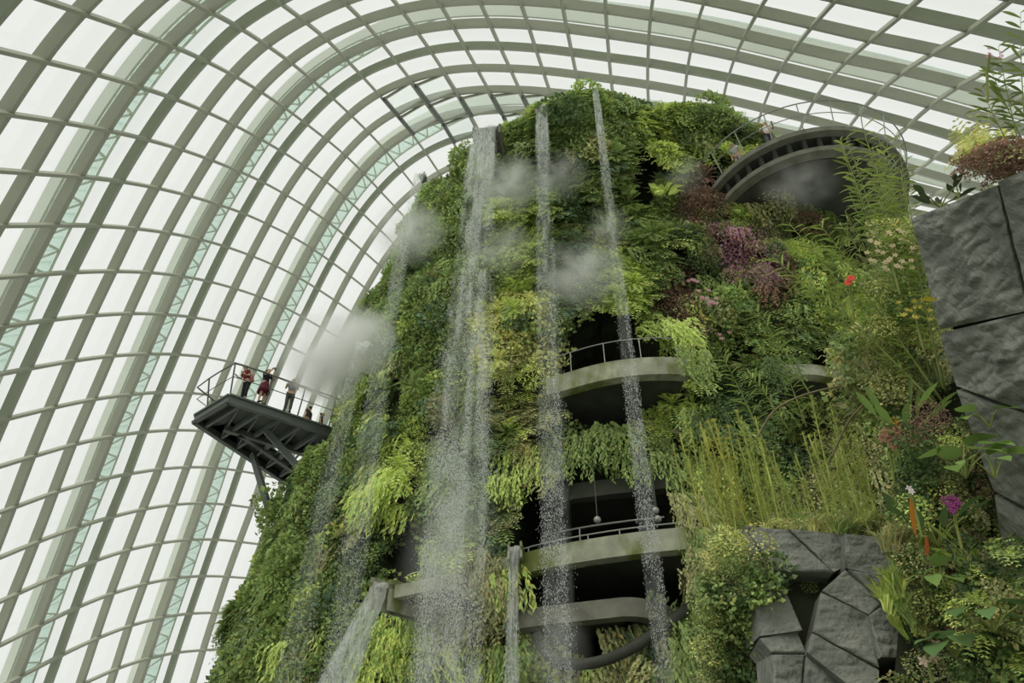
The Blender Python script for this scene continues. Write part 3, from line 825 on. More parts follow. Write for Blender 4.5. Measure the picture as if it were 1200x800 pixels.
def waterfall(label, a, b, zend, v0, ndrop, spread, solid, veil=.16, dsize=1.0, drift=(0, 0), fade=None, group=None, thick=.14):
    """a, b lip corners; water leaves outwards with speed v0 and falls; solid = metres that stay an unbroken sheet"""
    a, b = Vector(a), Vector(b); o0 = (a + b) / 2
    root = empty('waterfall', o0); tag(root, label, 'waterfall', group)
    s = (b - a); w0 = s.length; s.normalize()
    out = Vector((s.y, -s.x, 0)).normalized()
    if out.y > 0: out = -out
    H = o0.z - zend
    def centre(d):            # d metres below the lip
        tt = math.sqrt(max(d, 0) / 4.9); tt = min(tt, 1.6)
        return out * v0 * tt + Vector((drift[0] * d / H, drift[1] * d / H, -d))
    # sheet
    nz, nx = 60, 9
    V = []; D = []
    dd = [H * (i / (nz - 1)) ** 1.6 for i in range(nz)]
    for side in (0, 1):
        for d in dd:
            w = w0 + spread * min(1, d / H * 1.3)
            c = centre(d)
            lip = -out * .25 * (1 if d == 0 else 0)
            for k in range(nx):
                u = k / (nx - 1) - .5
                wob = .05 * math.sin(u * 9 + d * 1.7) + .04 * math.sin(d * 3.1 + u * 23)
                V.append(c + s * (u * w) + out * (wob + (side - .5) * .06) + lip)
                q = 1.0 if d < solid * .6 else max(0, 1 - (d - solid * .6) / max(solid, .1))
                e = 1 - (abs(u) * 2) ** 3 * (.9 if d > solid else .35)
                D.append((.72 * q + veil * (1 - q)) * e * (1 - .55 * (fade or 0) * 0))
    n = nz * nx
    F = []
    for side in (0, 1):
        for i in range(nz - 1):
            for k in range(nx - 1):
                q = (i*nx+k, i*nx+k+1, (i+1)*nx+k+1, (i+1)*nx+k)
                F.append(tuple(x + side * n for x in (q if side else q[::-1])))
    D = np.array(D)[:, None] * .62
    me = np_mesh('water_sheet', np.array([list(v) for v in V]), np.array(F), np.repeat(D, 3, 1))
    link_mesh('water_sheet', me, M['veil'], root, smooth=True)
    # drops
    r = np.random.default_rng(int(abs(a.x * 100)) + ndrop)
    d = H * r.random(ndrop * 3) ** .9
    u = r.uniform(-.5, .5, ndrop * 3) + r.normal(0, .07, ndrop * 3)
    strand = vnoise(np.stack([u * w0 * 9, d * .25, d * 0], 1), 1.0, 5) + .8 * vnoise(np.stack([u * 5, d * 1.3, d * 0 + 5], 1), 1.0, 8) + r.normal(0, .25, ndrop * 3)
    keep = (strand > np.quantile(strand, .5)) & (d > solid * .45 * r.random(ndrop * 3))
    d, u = d[keep][:ndrop], u[keep][:ndrop]
    m = len(d)
    tt = np.minimum(np.sqrt(d / 4.9), 1.6)
    w = w0 + spread * np.minimum(1, d / H * 1.3)
    O = np.array(out); S = np.array(s)
    Pc = O[None] * (v0 * tt)[:, None] + np.array([drift[0], drift[1], 0])[None] * (d / H)[:, None] + np.array([0, 0, -1.])[None] * d[:, None]
    Pc = Pc + S[None] * (u * w)[:, None] + O[None] * r.normal(0, thick, m)[:, None] * (.2 + d / H)[:, None]
    ln = r.uniform(.03, .11, m) * dsize; wd = r.uniform(.010, .022, m) * dsize
    ang = r.uniform(0, PI, m)
    tl = np.stack([r.normal(0, .12, m), r.normal(0, .12, m), -np.ones(m)], 1)
    tl /= np.linalg.norm(tl, axis=1, keepdims=True)
    Q = []
    for k in (0, PI / 2):
        side = np.stack([np.cos(ang + k), np.sin(ang + k), np.zeros(m)], 1) * wd[:, None]
        Q.append(np.stack([Pc - tl * ln[:, None] * .5, Pc + side, Pc + tl * ln[:, None] * .5, Pc - side], 1))
    V = np.concatenate(Q).reshape(-1, 3)
    me = np_mesh('water_drops', V, np.arange(len(V)).reshape(-1, 4))
    o = link_mesh('water_drops', me, M['drops'], root)
    o['kind'] = 'stuff'
    return root
zt = 30.6
a, b = at_z(556, 151, zt), at_z(584, 147, zt + .0)
b = Vector((b.x, b.y, zt)); a = Vector((a.x, a.y, zt))
spout('water_spout', 'concrete channel high on the mountain feeding the widest waterfall', a, b, (.9, 6, 0), .5, mat='weathered')
waterfall('widest white waterfall falling down the middle of the planted mountain', a + Vector((.05,0,0)), b - Vector((.05,0,0)), 4.5, .75, 52000, .9, 4.0, .19, .58, (-.25, 0))
zt = 31.8
a, b = at_z(629, 125, zt), at_z(642, 123, zt)
spout('water_spout', 'concrete channel at the summit feeding the straight middle waterfall', a, b, (.9, 5, 0), .5, mat='weathered')
waterfall('straight narrow waterfall just right of the widest one, in front of both dark openings', a, b, 4.5, .8, 13000, .34, 4.0, .15, .56)
zt = 32.8
a, b = at_z(694, 106, zt), at_z(701, 105, zt)
spout('water_spout', 'small channel on the summit feeding the thin right waterfall', a, b, (.2, 4, 0), .2, .06, mat='dark_concrete')
waterfall('thin waterfall right of the middle one, passing the upper terrace', a, b, 4.5, .8, 7500, .24, 4.5, .16, .58, (-.1, 0))
zt = 28.2
a, b = at_z(489, 205, zt), at_z(500, 190, zt)
b = a + Vector((.45, -.1, 0))
spout('water_spout', 'small channel near the left shoulder feeding a faint waterfall', a + Vector((.1,0,0)), a + Vector((.3,-.1,0)), (.1, .4, 0), .06, .03, mat='weathered')
waterfall('faint misty waterfall left of the widest one, falling from the shoulder', a, b, 5.5, .9, 7000, .45, 2.0, .14, .55, (-.1, 0))
zt = 19.5
a = at_z(421, 402, zt); b = a + Vector((.5, -.1, 0))

waterfall('faintest waterfall, leftmost, beside the cantilevered platform', a, b, 5, .9, 3800, .4, .5, .10, .55)
zl = z4_ + .12
a, b = at_z(438, 682, zl), at_z(456, 684, zl)
spout('water_spout', 'grey concrete spout low on the left pouring a short white fall', a, b, at_z(500, 684, zl) - at_z(452, 694, zl) + Vector((0, 2, 0)), .75, .1)
waterfall('short solid white waterfall pouring from the low left spout', a, b, 1.5, 1.3, 5000, .9, 9.0, .5, .7, (-2.6, 0))
zl = z2_ + .15
a, b = at_z(597, 641, zl), at_z(609, 639, zl)
spout('water_spout', 'small spout beside the big dark opening pouring a thin stream', a, b, (.3, 2.6, 0), .35, .07)
waterfall('thin glassy stream pouring from the spout left of the big dark opening', a, b, 3.0, .25, 1500, .05, 9.0, .5, .9)

# ================================================================== CANTILEVERED PLATFORM ON THE LEFT
ZD = 18.5
N1, WW, FF, RR = at_z(270, 461, ZD), at_z(230, 485, ZD), at_z(348, 572, ZD - .3), at_z(414, 509, ZD)
FF.z = ZD
root = empty('viewing_platform', N1); tag(root, 'dark steel viewing platform jutting out of the mountain on the left', 'platform')
o0 = N1
n1, w_, f_, r_ = [p - o0 for p in (N1, WW, FF, RR)]
ext = (r_ - n1).normalized(); ext2 = (f_ - w_).normalized()
r2_ = r_ + ext * 2.5; f2_ = f_ + ext2 * 2
inn = Vector((-ext.y, ext.x, 0));  inn = inn if inn.y > 0 else -inn
inw = Vector((ext2.y, -ext2.x, 0)); inw = inw if inw.x > 0 else -inw
tk = .12
mb = MB()
wk = 2.3
mb.prism([n1, w_, w_ + ext2 * 2.6, n1 + inn * wk + ext * 1.2, n1 + ext * 1.2], (0, 0, -tk))
mb.prism([n1 + ext * 1.2, r2_, r2_ + inn * wk, n1 + inn * wk + ext * 1.2], (0, 0, -tk))
mb.prism([w_ + ext2 * 1.0, f2_, f2_ + inw * 1.1, w_ + ext2 * 1.0 + inw * 1.1], (0, 0, -tk))
mb.build('deck_plate', M['dark_steel'], root)
for nm, p, q in (('edge_beam', n1, r2_), ('edge_beam', w_, f2_), ('edge_beam', n1, w_), ('inner_beam', n1 + inn * wk + ext * .6, r2_ + inn * wk), ('inner_beam', w_ + ext2 * 1.6 + inw * 1.1, f2_ + inw * 1.1)):
    mb = MB(); d = Vector((0, 0, -.26))
    mb.beam(p + d + Vector((0,0,.18)), q + d + Vector((0,0,.18)), .22, .08); mb.beam(p + d - Vector((0,0,.18)), q + d - Vector((0,0,.18)), .22, .06); mb.beam(p + d, q + d, .06, .36)
    mb.build(nm, M['dark_steel'], root)
for k in range(9):
    s = (k + .6) / 9
    p = n1.lerp(r2_, s); q = w_.lerp(f2_, s)
    mb = MB(); d = Vector((0, 0, -.3)); mb.beam(p + d, q + d, .12, .24); mb.build('cross_beam', M['dark_steel'], root)
    if k < 8:
        mb = MB(); q2 = w_.lerp(f2_, s + 1 / 9); mb.beam(p + d, q2 + d, .08, .08); mb.build('brace', M['dark_steel'], root)
# raking struts down to the mountain
for (pa, pb, nm) in [((296,532), (318,606), 6.5), ((312,505), (372,572), 5.5), ((372,520), (398,556), 5.5)]:
    A_ = at_z(pa[0], pa[1], ZD - .4) - o0
    B_ = at_Y(pb[0], pb[1], 28.0) - o0
    mb = MB(); mb.beam(A_, B_, .2, .26); mb.build('strut', M['dark_steel'], root)
# railing
rp = [f_ * .35 + w_ * .65, w_, n1, r2_]
rl = lerp_path(rp, .7)
cen = (n1 + w_ + r_ + f_) / 4
top = []
for i, p in enumerate(rl):
    o_ = (p - cen); 
    if i < len(rl): 
        t_ = rl[min(i+1, len(rl)-1)] - rl[max(i-1, 0)]; t_.normalize(); ov = Vector((t_.y, -t_.x, 0)); ov = ov if ov.dot(o_) > 0 else -ov
    top.append((p, ov))
for hk, nm, rr in ((1.35, 'handrail', .035), (.75, 'mid_rail', .02)):
    mb = MB(); mb.tube([p + ov * .3 * hk / 1.35 + Vector((0, 0, hk)) for p, ov in top], rr, 6); ro = mb.build(nm, M['dark_steel'], root)
    if nm == 'handrail': hr = ro
for i, (p, ov) in enumerate(top):
    if i % 2 == 0:
        mb = MB(); mb.beam(p, p + ov * .3 + Vector((0, 0, 1.35)), .05, .05); mb.build('post', M['dark_steel'], hr)

# ================================================================== ROUND LOOKOUT ON THE RIGHT SHOULDER
ZL = 27.0
Lc = Vector((13.3, 22.7, ZL)); LR = 4.6
root = empty('round_lookout', Lc); tag(root, 'round concrete lookout deck on the upper right of the mountain', 'platform')
def circ(r, z, a0=-PI, a1=PI, n=60): return [Vector((r * math.sin(a), -r * math.cos(a), z)) for a in np.linspace(a0, a1, n)]
mb = MB(); ring = []
for a in np.linspace(-PI, PI, 73)[:-1]:
    u = Vector((math.sin(a), -math.cos(a), 0))
    ring.append([u*(LR-.3) + Vector((0,0,-.02)), u*(LR-.3) - Vector((0,0,.28)), u*LR - Vector((0,0,.24)), u*LR + Vector((0,0,.02))])
mb.ribbon(ring, closed=True); mb.build('deck_rim', M['weathered'], root)
mb = MB(); ring = []
for a in np.linspace(-PI, PI, 73)[:-1]:
    u = Vector((math.sin(a), -math.cos(a), 0))
    ring.append([u*(LR-.7) - Vector((0,0,.85)), u*(LR-.7) - Vector((0,0,1.15)), u*(LR-.3) - Vector((0,0,1.1)), u*(LR-.3) - Vector((0,0,.85))])
mb.ribbon(ring, closed=True); mb.build('lower_ring', M['weathered'], root)
mb = MB(); mb.prism(circ(LR - .35, -.26)[:-1], (0, 0, .2)); mb.build('deck', M['dark_concrete'], root)
mb = MB(); mb.prism(circ(LR - .75, -1.2)[:-1], (0, 0, .3)); mb.build('soffit', M['dark_concrete'], root)
for k in range(44):
    a = -PI + 2 * PI * k / 44
    u = Vector((math.sin(a), -math.cos(a), 0))
    mb = MB(); mb.beam(u*(LR-.4) - Vector((0,0,.24)), u*(LR-.5) - Vector((0,0,.9)), .16, .16); mb.build('baluster', M['dark_concrete'], root)
mb = MB(); mb.tube(circ(LR + .35, 1.3, -2.0, 2.0), .03, 6); hr = mb.build('handrail', M['rail'], root)
mb = MB(); mb.tube(circ(LR + .18, .7, -2.0, 2.0), .02, 6); mb.build('mid_rail', M['rail'], root)
for a in np.linspace(-1.9, 1.9, 15):
    u = Vector((math.sin(a), -math.cos(a), 0))
    mb = MB(); mb.tube([u*LR, u*(LR+.35) + Vector((0,0,1.3))], .022, 6); mb.build('post', M['rail'], hr)

# ================================================================== PEOPLE
SKIN = srgb(196, 160, 132)
def mat_person(name, col): return mat_plain(name, col, .75, .2, noise=.08, scale=8)
M['skin'] = mat_person('skin', SKIN)
def skin_mesh(name, J, E_, mat, parent, sub=1):
    """J: list of (x,y,z,r); first is the root"""
    me = bpy.data.meshes.new(name)
    me.from_pydata([j[:3] for j in J], E_, [])
    ob = link_mesh(name, me, mat, parent)
    md = ob.modifiers.new('skin', 'SKIN'); md.use_smooth_shade = True
    if not me.skin_vertices: me.skin_vertices.new()
    for i, j in enumerate(J):
        me.skin_vertices[0].data[i].radius = (j[3], j[3] if len(j) < 5 else j[4]); me.skin_vertices[0].data[i].use_root = (i == 0)
    sd = ob.modifiers.new('sub', 'SUBSURF'); sd.levels = sub; sd.render_levels = sub
    return ob
def person(label, pos, face, h=1.68, top=(40, 40, 44), low=(90, 30, 45), skirt=False, arms='down', hair=(35, 28, 24), bag=None, bend=0.0, group=None):
    root = empty('person', pos, (0, 0, face)); tag(root, label, 'person', group)
    root.scale = (h / 1.70 * 1.07,) * 3
    def B(p):   # bend the upper body forward about the hips
        x, y, z = p[:3]
        if z > .92 and bend:
            dz = z - .92; y, z = y + dz * math.sin(bend), .92 + dz * math.cos(bend)
        return (x, y, z) + tuple(p[3:])
    sh = 1.40
    J = [(0, 0, .94, .14, .10), (0, 0, 1.14, .125, .09), (0, 0, 1.32, .15, .095), (0, 0, 1.44, .055, .055), (0, .015, 1.52, .06, .065), (0, .02, 1.60, .082, .095), (0, .01, 1.675, .06, .07)]
    E_ = [(0, 1), (1, 2), (2, 3), (3, 4), (4, 5), (5, 6)]
    def chain(start, pts):
        p = start
        for q in pts:
            J.append(q); E_.append((p, len(J) - 1)); p = len(J) - 1
        return p
    hands = {}
    for sx in (-1, 1):
        if not skirt or True:
            chain(0, [(sx*.095, 0, .86, .085), (sx*.10, .01, .48, .055), (sx*.105, -.02, .28, .05), (sx*.105, -.03, .09, .034), (sx*.11, .10, .035, .033)])
        if arms == 'camera': A = [(sx*.19, 0, sh, .05), (sx*.27, .14, 1.20, .04), (sx*.16, .26, 1.40, .033), (sx*.09, .28, 1.53, .026)]
        elif arms == 'rail': A = [(sx*.19, 0, sh, .05), (sx*.25, .06, 1.13, .042), (sx*.22, .26, 1.06, .033), (sx*.20, .38, 1.08, .027)]
        else: A = [(sx*.19, 0, sh, .05), (sx*.24, -.01, 1.12, .042), (sx*.25, .04, .90, .034), (sx*.25, .07, .80, .027)]
        e = chain(2, A)
        x, y, z, _ = J[e]
        px_, py_, pz_ = J[e - 1][:3]
        d = unit([x - px_, y - py_, z - pz_])
        si = unit(np.cross(d, [0, 1, .3]) if abs(d[1]) < .8 else np.cross(d, [0, 0, 1]))
        for k, (o_, ln) in enumerate(((-.030, .075), (-.010, .088), (.010, .083), (.029, .066))):
            a_ = np.array([x, y, z]) + d * .035 + si * o_; c_ = np.cross(si, d)
            chain(e, [(*a_, .011), (*(a_ + d * ln * .5 + c_ * .004), .0095), (*(a_ + d * ln * .85 + c_ * .02), .0085)])
        th_ = np.array([x, y, z]) - si * .035 * sx
        chain(e, [(*th_, .012), (*(th_ + d * .04 - si * .02 * sx), .010)])
    J = [B(j) for j in J]
    skin_mesh('body', J, E_, M['skin'], root, 1)
    mt = mat_person('cloth_top', srgb(*top)); ml = mat_person('cloth_low', srgb(*low)); mh = mat_person('hair', srgb(*hair)); ms = mat_person('shoe', srgb(60, 58, 56))
    # shirt with sleeves
    sj = [(0, 0, .95, .165, .125), (0, 0, 1.14, .15, .112), (0, 0, 1.33, .175, .118), (0, 0, 1.43, .075, .07)]
    se = [(0, 1), (1, 2), (2, 3)]
    for sx in (-1, 1):
        A = {'camera': [(sx*.19, 0, sh, .066), (sx*.25, .10, 1.26, .058)], 'rail': [(sx*.19, 0, sh, .066), (sx*.235, .045, 1.2, .058)], 'down': [(sx*.19, 0, sh, .066), (sx*.225, -.005, 1.2, .058)]}[arms]
        p = 2
        for q in A: sj.append(q); se.append((p, len(sj) - 1)); p = len(sj) - 1
    skin_mesh('shirt', [B(j) for j in sj], se, mt, root, 1)
    if skirt:
        mb = MB(); mb.tube([(0, 0, 1.0), (0, 0, .9), (0, 0, .7), (0, .01, .52)], [.13, .165, .21, .25], 16); mb.build('skirt', ml, root, smooth=True)
    else:
        pj = [(0, 0, .95, .155, .12)]; pe = []
        for sx in (-1, 1):
            p = 0
            for q in [(sx*.095, 0, .85, .105), (sx*.10, .01, .48, .075), (sx*.105, -.02, .14, .062)]:
                pj.append(q); pe.append((p, len(pj) - 1)); p = len(pj) - 1
        skin_mesh('trousers', pj, pe, ml, root, 1)
    skin_mesh('hair', [B((0, -.015, 1.655, .095, .105)), B((0, -.03, 1.60, .09, .08)), B((0, -.05, 1.50, .06, .04))], [(0, 1), (1, 2)], mh, root, 1)
    # face: nose, ears and eyes
    mb = MB()
    mb.tube([B((0, .10, 1.61)), B((0, .135, 1.575)), B((0, .11, 1.565))], [.008, .014, .01], 6)
    for sx in (-1, 1): mb.tube([B((sx*.083, .01, 1.62)), B((sx*.095, .0, 1.60)), B((sx*.085, .01, 1.565))], [.012, .018, .01], 6)
    mb.build('face', M['skin'], root, smooth=True)
    mb = MB()
    for sx in (-1, 1): mb.tube([B((sx*.034, .100, 1.617)), B((sx*.034, .112, 1.613)), B((sx*.034, .104, 1.609))], [.006, .012, .006], 6)
    mb.tube([B((-.028, .108, 1.535)), B((0, .116, 1.532)), B((.028, .108, 1.535))], .006, 5)
    mb.build('eyes', mh, root)
    for sx in (-1, 1):
        mb = MB(); mb.tube([(sx*.108, -.05, .05), (sx*.11, .05, .04), (sx*.112, .14, .03)], [.042, .048, .036], 8); mb.build('shoe', ms, root, smooth=True)
    if bag:
        mb = MB(); mb.tube([B((0, -.20, 1.02)), B((0, -.22, 1.08)), B((0, -.22, 1.32)), B((0, -.17, 1.40))], [.09, .15, .15, .08], 10); mb.build('backpack', mat_person('bag', srgb(*bag)), root, smooth=True)
    return root
person('person in dark red top with pink backpack bending at the platform rail', at_z(284, 469, ZD), 2.6, 1.6, (110, 45, 50), (40, 40, 44), arms='rail', bag=(196, 130, 128), bend=.45)
pp = at_z(305, 473, ZD)
person('person in black top and maroon skirt raising a camera on the platform', pp, 4.3, 1.72, (44, 44, 50), (96, 34, 50), skirt=True, arms='camera')
p0 = pp + Matrix.Rotation(4.3, 3, 'Z') @ Vector((0, .35, 1.73))
mb = MB(); mb.box((-.06, -.03, -.04), (.06, .03, .04)); mb.tube([(0, 0, 0), (0, .07, 0)], .03, 10)
co = mb.build('camera_body', M['dark_steel']); co.location = p0; co.rotation_euler = (0, 0, 4.3)
co.name = 'handheld_camera'; tag(co, 'small black camera held up by the person in the maroon skirt', 'camera')
person('person in grey patterned shirt and grey trousers standing at the platform rail', at_z(336, 483, ZD), 3.4, 1.66, (112, 114, 108), (84, 84, 84), arms='rail')
person('person in dark top further back on the platform, head and shoulders showing', at_z(356, 513, ZD), 1.3, 1.62, (84, 80, 80), (60, 60, 66), arms='down')
person('person in grey top nearest the mountain on the left platform', at_z(371, 520, ZD), 4.9, 1.6, (122, 120, 116), (70, 70, 70), arms='down')
person('person in pale shirt standing at the round lookout rail', Lc + Vector((-2.2, -3.45, .02)), 2.8, 1.7, (206, 204, 198), (88, 90, 96), arms='rail')
person('person in light clothes crouched low beside the round lookout rail', Lc + Vector((-3.3, -2.4, .02)), 2.4, 1.45, (176, 176, 170), (150, 146, 140), arms='down', bend=.5)
# ================================================================== NOTABLE PLANTS ON THE MOUNTAIN
CARP, CARN = P, N
CARX, CARY, _ = proj(CARP)
def on_wall(x, y, out=.35):
    i = np.argmin((CARX - x) ** 2 + (CARY - y) ** 2)
    p, n = CARP[i], CARN[i].copy(); n[2] *= .5; n /= np.linalg.norm(n)
    return Vector(p + n * out), Vector(n)
def face_rot(n): return math.atan2(-n.x, n.y)      # turns local +y to n
PM_ = {}
def plant_mesh(kind, v, tint, jit=.2):
    key = (kind, v % len(PROTO[kind]), tint)
    if key not in PM_:
        Q = PROTO[kind][key[1]]; c = np.array(TINT[tint]); m = len(Q)
        C = c[None] * np.clip(1 + rng.normal(0, jit, (m, 1)), .5, 1.6)
        me = np_mesh(kind + '_leaves', Q.reshape(-1, 3), np.arange(m * 4).reshape(-1, 4), np.clip(np.repeat(C, 4, 0), 0, 1))
        me.materials.append(M['leaf']); PM_[key] = me
    return PM_[key]
def stump(parent, r=.03, l=.45):
    mb = MB(); mb.tube([(0, -l, -.06), (0, -l * .4, .0), (0, .12, .03)], [r * 1.3, r, r * .7], 6)
    return mb.build('stem', M['bark'], parent)
def wall_plant(name, label, cat, kind, x, y, size, tint, group=None, n=1, out=.45, v=0, Y=None):
    p, nn = on_wall(x, y, out)
    if Y: p = at_Y(x, y, Y); nn = Vector((0.1, -1, 0)).normalized()
    root = empty(name, p, (0, 0, face_rot(nn))); tag(root, label, cat, group)
    root.scale = (size,) * 3
    stump(root)
    for k in range(n):
        o = bpy.data.objects.new('leaves', plant_mesh(kind, v + k, tint)); COL.objects.link(o); o.parent = root
        if k: o.location = (random.uniform(-.4, .4), random.uniform(-.05, .2), random.uniform(-.4, .4)); o.rotation_euler = (0, random.uniform(-.6, .6), 0)
    return root
WP = [
 ('fern','lime green fern arching beside the right end of the upper terrace','fern','fern',792,468,1.15,'lime'),
 ('fern','bright fern rosette just left of the round lookout rim','fern','fern',872,212,1.2,'lime'),
 ('fern','yellow green fern on the ridge above the round lookout mist','fern','fern',848,190,1.0,'lime'),
 ('fern','large fern in the upper middle, right of the thin waterfall','fern','fern',762,285,1.3,'mid'),
 ('fern','pale fern beside the thin waterfall above the upper terrace','fern','fern',738,335,1.0,'lime'),
 ('fern','mid green fern between the widest and the middle waterfall near their tops','fern','fern',606,215,1.1,'mid'),
 ('fern','bright fern between the widest and middle waterfalls, halfway up','fern','fern',600,370,1.1,'lime'),
 ('fern','yellowish fern beside the middle waterfall at terrace height','fern','fern',590,430,1.0,'yellow'),
 ('fern','fern growing above the small opening left of the widest waterfall','fern','fern',482,560,1.1,'lime'),
 ('fern','fern on the left slope level with the cantilevered platform','fern','fern',462,470,1.1,'mid'),
 ('fern','fern right of the right concrete terrace stub','fern','fern',1010,420,1.0,'mid'),
 ('fern','fern low on the left outline of the mountain','fern','fern',318,690,1.0,'lime'),
 ('trailing_plant','bright lime tuft hanging at the left corner of the big dark opening','plant','hang',600,565,1.1,'lime'),
 ('trailing_plant','lime trailing plant above the small opening by the left spout','plant','hang',465,585,1.1,'lime'),
 ('trailing_plant','green trailing curtain hanging over the top right of the big opening','plant','hang',770,548,1.2,'mid'),
 ('trailing_plant','green trailing curtain hanging over the top middle of the big opening','plant','hang',690,530,1.1,'mid'),
 ('trailing_plant','yellow green trailing plant right of the thin waterfall beside the upper terrace','plant','hang',782,395,1.1,'lime'),
 ('trailing_plant','lime trailing plant at the bottom left of the mountain','plant','hang',350,770,1.1,'lime'),
 ('trailing_plant','olive trailing plant right of the big opening','plant','hang',815,640,1.2,'olive'),
 ('flowering_shrub','magenta pink flowering shrub in the upper right of the planted wall','shrub','fine',858,312,1.4,'pink'),
 ('flowering_shrub','dusky pink shrub right of the magenta one','shrub','fine',890,330,1.0,'pink'),
 ('shrub','reddish brown shrub high on the mountain below the ridge','shrub','fine',822,243,1.4,'brown'),
 ('shrub','brown purple shrub under the round lookout','shrub','fine',935,262,1.3,'brown'),
 ('shrub','olive round shrub left of the brown purple one under the lookout','shrub','fine',905,252,1.3,'olive'),
 ('summit_shrub','dark leafy bush on the summit between the middle and thin waterfalls','shrub','mound',668,140,1.5,'deep'),
 ('summit_shrub','dark round bush on the summit right of the thin waterfall','shrub','mound',740,142,1.2,'deep'),
 ('summit_shrub','dark bushy shrub on the skyline left of the lookout','shrub','mound',828,138,1.5,'mid'),
 ('summit_shrub','bush on the skyline left of the widest waterfall','shrub','mound',535,190,1.2,'mid'),
 ('summit_shrub','bush on the shoulder between the widest and middle waterfalls','shrub','mound',607,165,1.1,'mid'),
 ('shrub','dense dark shrub under the cantilevered platform','shrub','mound',365,590,1.5,'deep'),
 ('shrub','leafy green creeper near the left outline well below the platform','shrub','mound',345,650,1.2,'mid'),
 ('broad_leaf_plant','broad leaved plant with upright paddle leaves beside the thin waterfall','plant','broad',764,236,1.5,'lime'),
 ('broad_leaf_plant','broad leaved plant under the upper dark hollow','plant','broad',735,245,1.2,'mid'),
 ('broad_leaf_plant','broad leaved plant at the left end of the middle ledge by the widest waterfall','plant','broad',495,462,1.3,'mid'),
]
for i, (nm, lb, ct, kd, x, y, sz, tt) in enumerate(WP):
    wall_plant(nm, lb, ct, kd, x, y, sz, tt, n=2 if nm in ('summit_shrub', 'flowering_shrub', 'shrub') else 1, v=i)

wall_plant('shrub', 'green bush around the foot of the left strut of the cantilevered platform', 'shrub', 'mound', 328, 606, 1.5, 'mid', n=4, v=1, Y=28.3)
for i, (x, y, Y, sz, tt, lb) in enumerate([
 (800,398,20.6,1.1,'lime','lime curtain of leaves over the right end of the upper terrace'),
 (812,432,20.5,1.1,'mid','green curtain of leaves just below the right end of the upper terrace'),
 (800,592,20.2,1.1,'olive','olive curtain above the right end of the mossy terrace'),
 (812,632,20.1,1.2,'mid','green curtain hanging beside the right end of the mossy terrace'),
 (818,680,20.1,1.1,'olive','olive curtain hanging below the right end of the mossy terrace'),
 (805,745,20.3,1.2,'mid','green curtain at the right of the lowest dark opening'),
 (905,440,20.3,1.0,'deep','dark green curtain at the left end of the right terrace stub'),
 (1012,440,20.3,1.0,'mid','green curtain at the right end of the right terrace stub')]):
    wall_plant('trailing_plant', lb, 'plant', 'hang', x, y, sz, tt, n=3, v=i, Y=Y)
# blossoms on the wall
def blossom(name, label, cat, p, r, col, petals=5, face=(0, -1, .2), group=None, n=1, spread=.1):
    root = empty(name, p); tag(root, label, cat, group)
    f = Vector(face).normalized(); a = f.cross(Vector((0, 0, 1))).normalized(); b = a.cross(f)
    mats = mat_plain('petal_' + name, srgb(*col), .6, .2, noise=.15, scale=9)
    for k in range(n):
        c = Vector((0, 0, 0)) if n == 1 else a * random.uniform(-spread, spread) + b * random.uniform(-spread, spread) + f * random.uniform(0, spread * .5)
        mb = MB()
        for q in range(petals):
            t = 2 * PI * q / petals + k
            d = a * math.cos(t) + b * math.sin(t); s_ = d.cross(f)
            vs = [c, c + d*r*.5 + s_*r*.3 + f*r*.15, c + d*r + s_*r*.12 + f*r*.05, c + d*r - s_*r*.12 + f*r*.05, c + d*r*.5 - s_*r*.3 + f*r*.15]
            mb.add([v + f * .004 for v in vs], [(0,1,2,3,4)]); 
        mb.tube([c, c + f * r * .3], r * .14, 6)
        mb.build('flower_head' if n > 1 else 'petals', mats, root)
    mb = MB(); mb.tube([Vector((0, 0, 0)), -f * .1 - b * .12, -f * .2 - b * .35], .012, 5); mb.build('stem', M['stem'], root)
    return root
for (x, y, lb, n) in [(805,342,'pale pink blossom cluster left of the magenta shrub',7),(825,375,'pale pink blossom cluster lowest below the magenta shrub',8),(818,366,'small pink blossom cluster between the other two left of the ferns',4),(972,240,'pink blossom cluster below the round lookout',4),(845,415,'small faded pink blossoms above the dense ferns in the right middle',3)]:
    p, nn = on_wall(x, y, .8)
    blossom('pink_blossoms', lb, 'flowers', p, .10, (190, 142, 146), n=n, spread=.3)

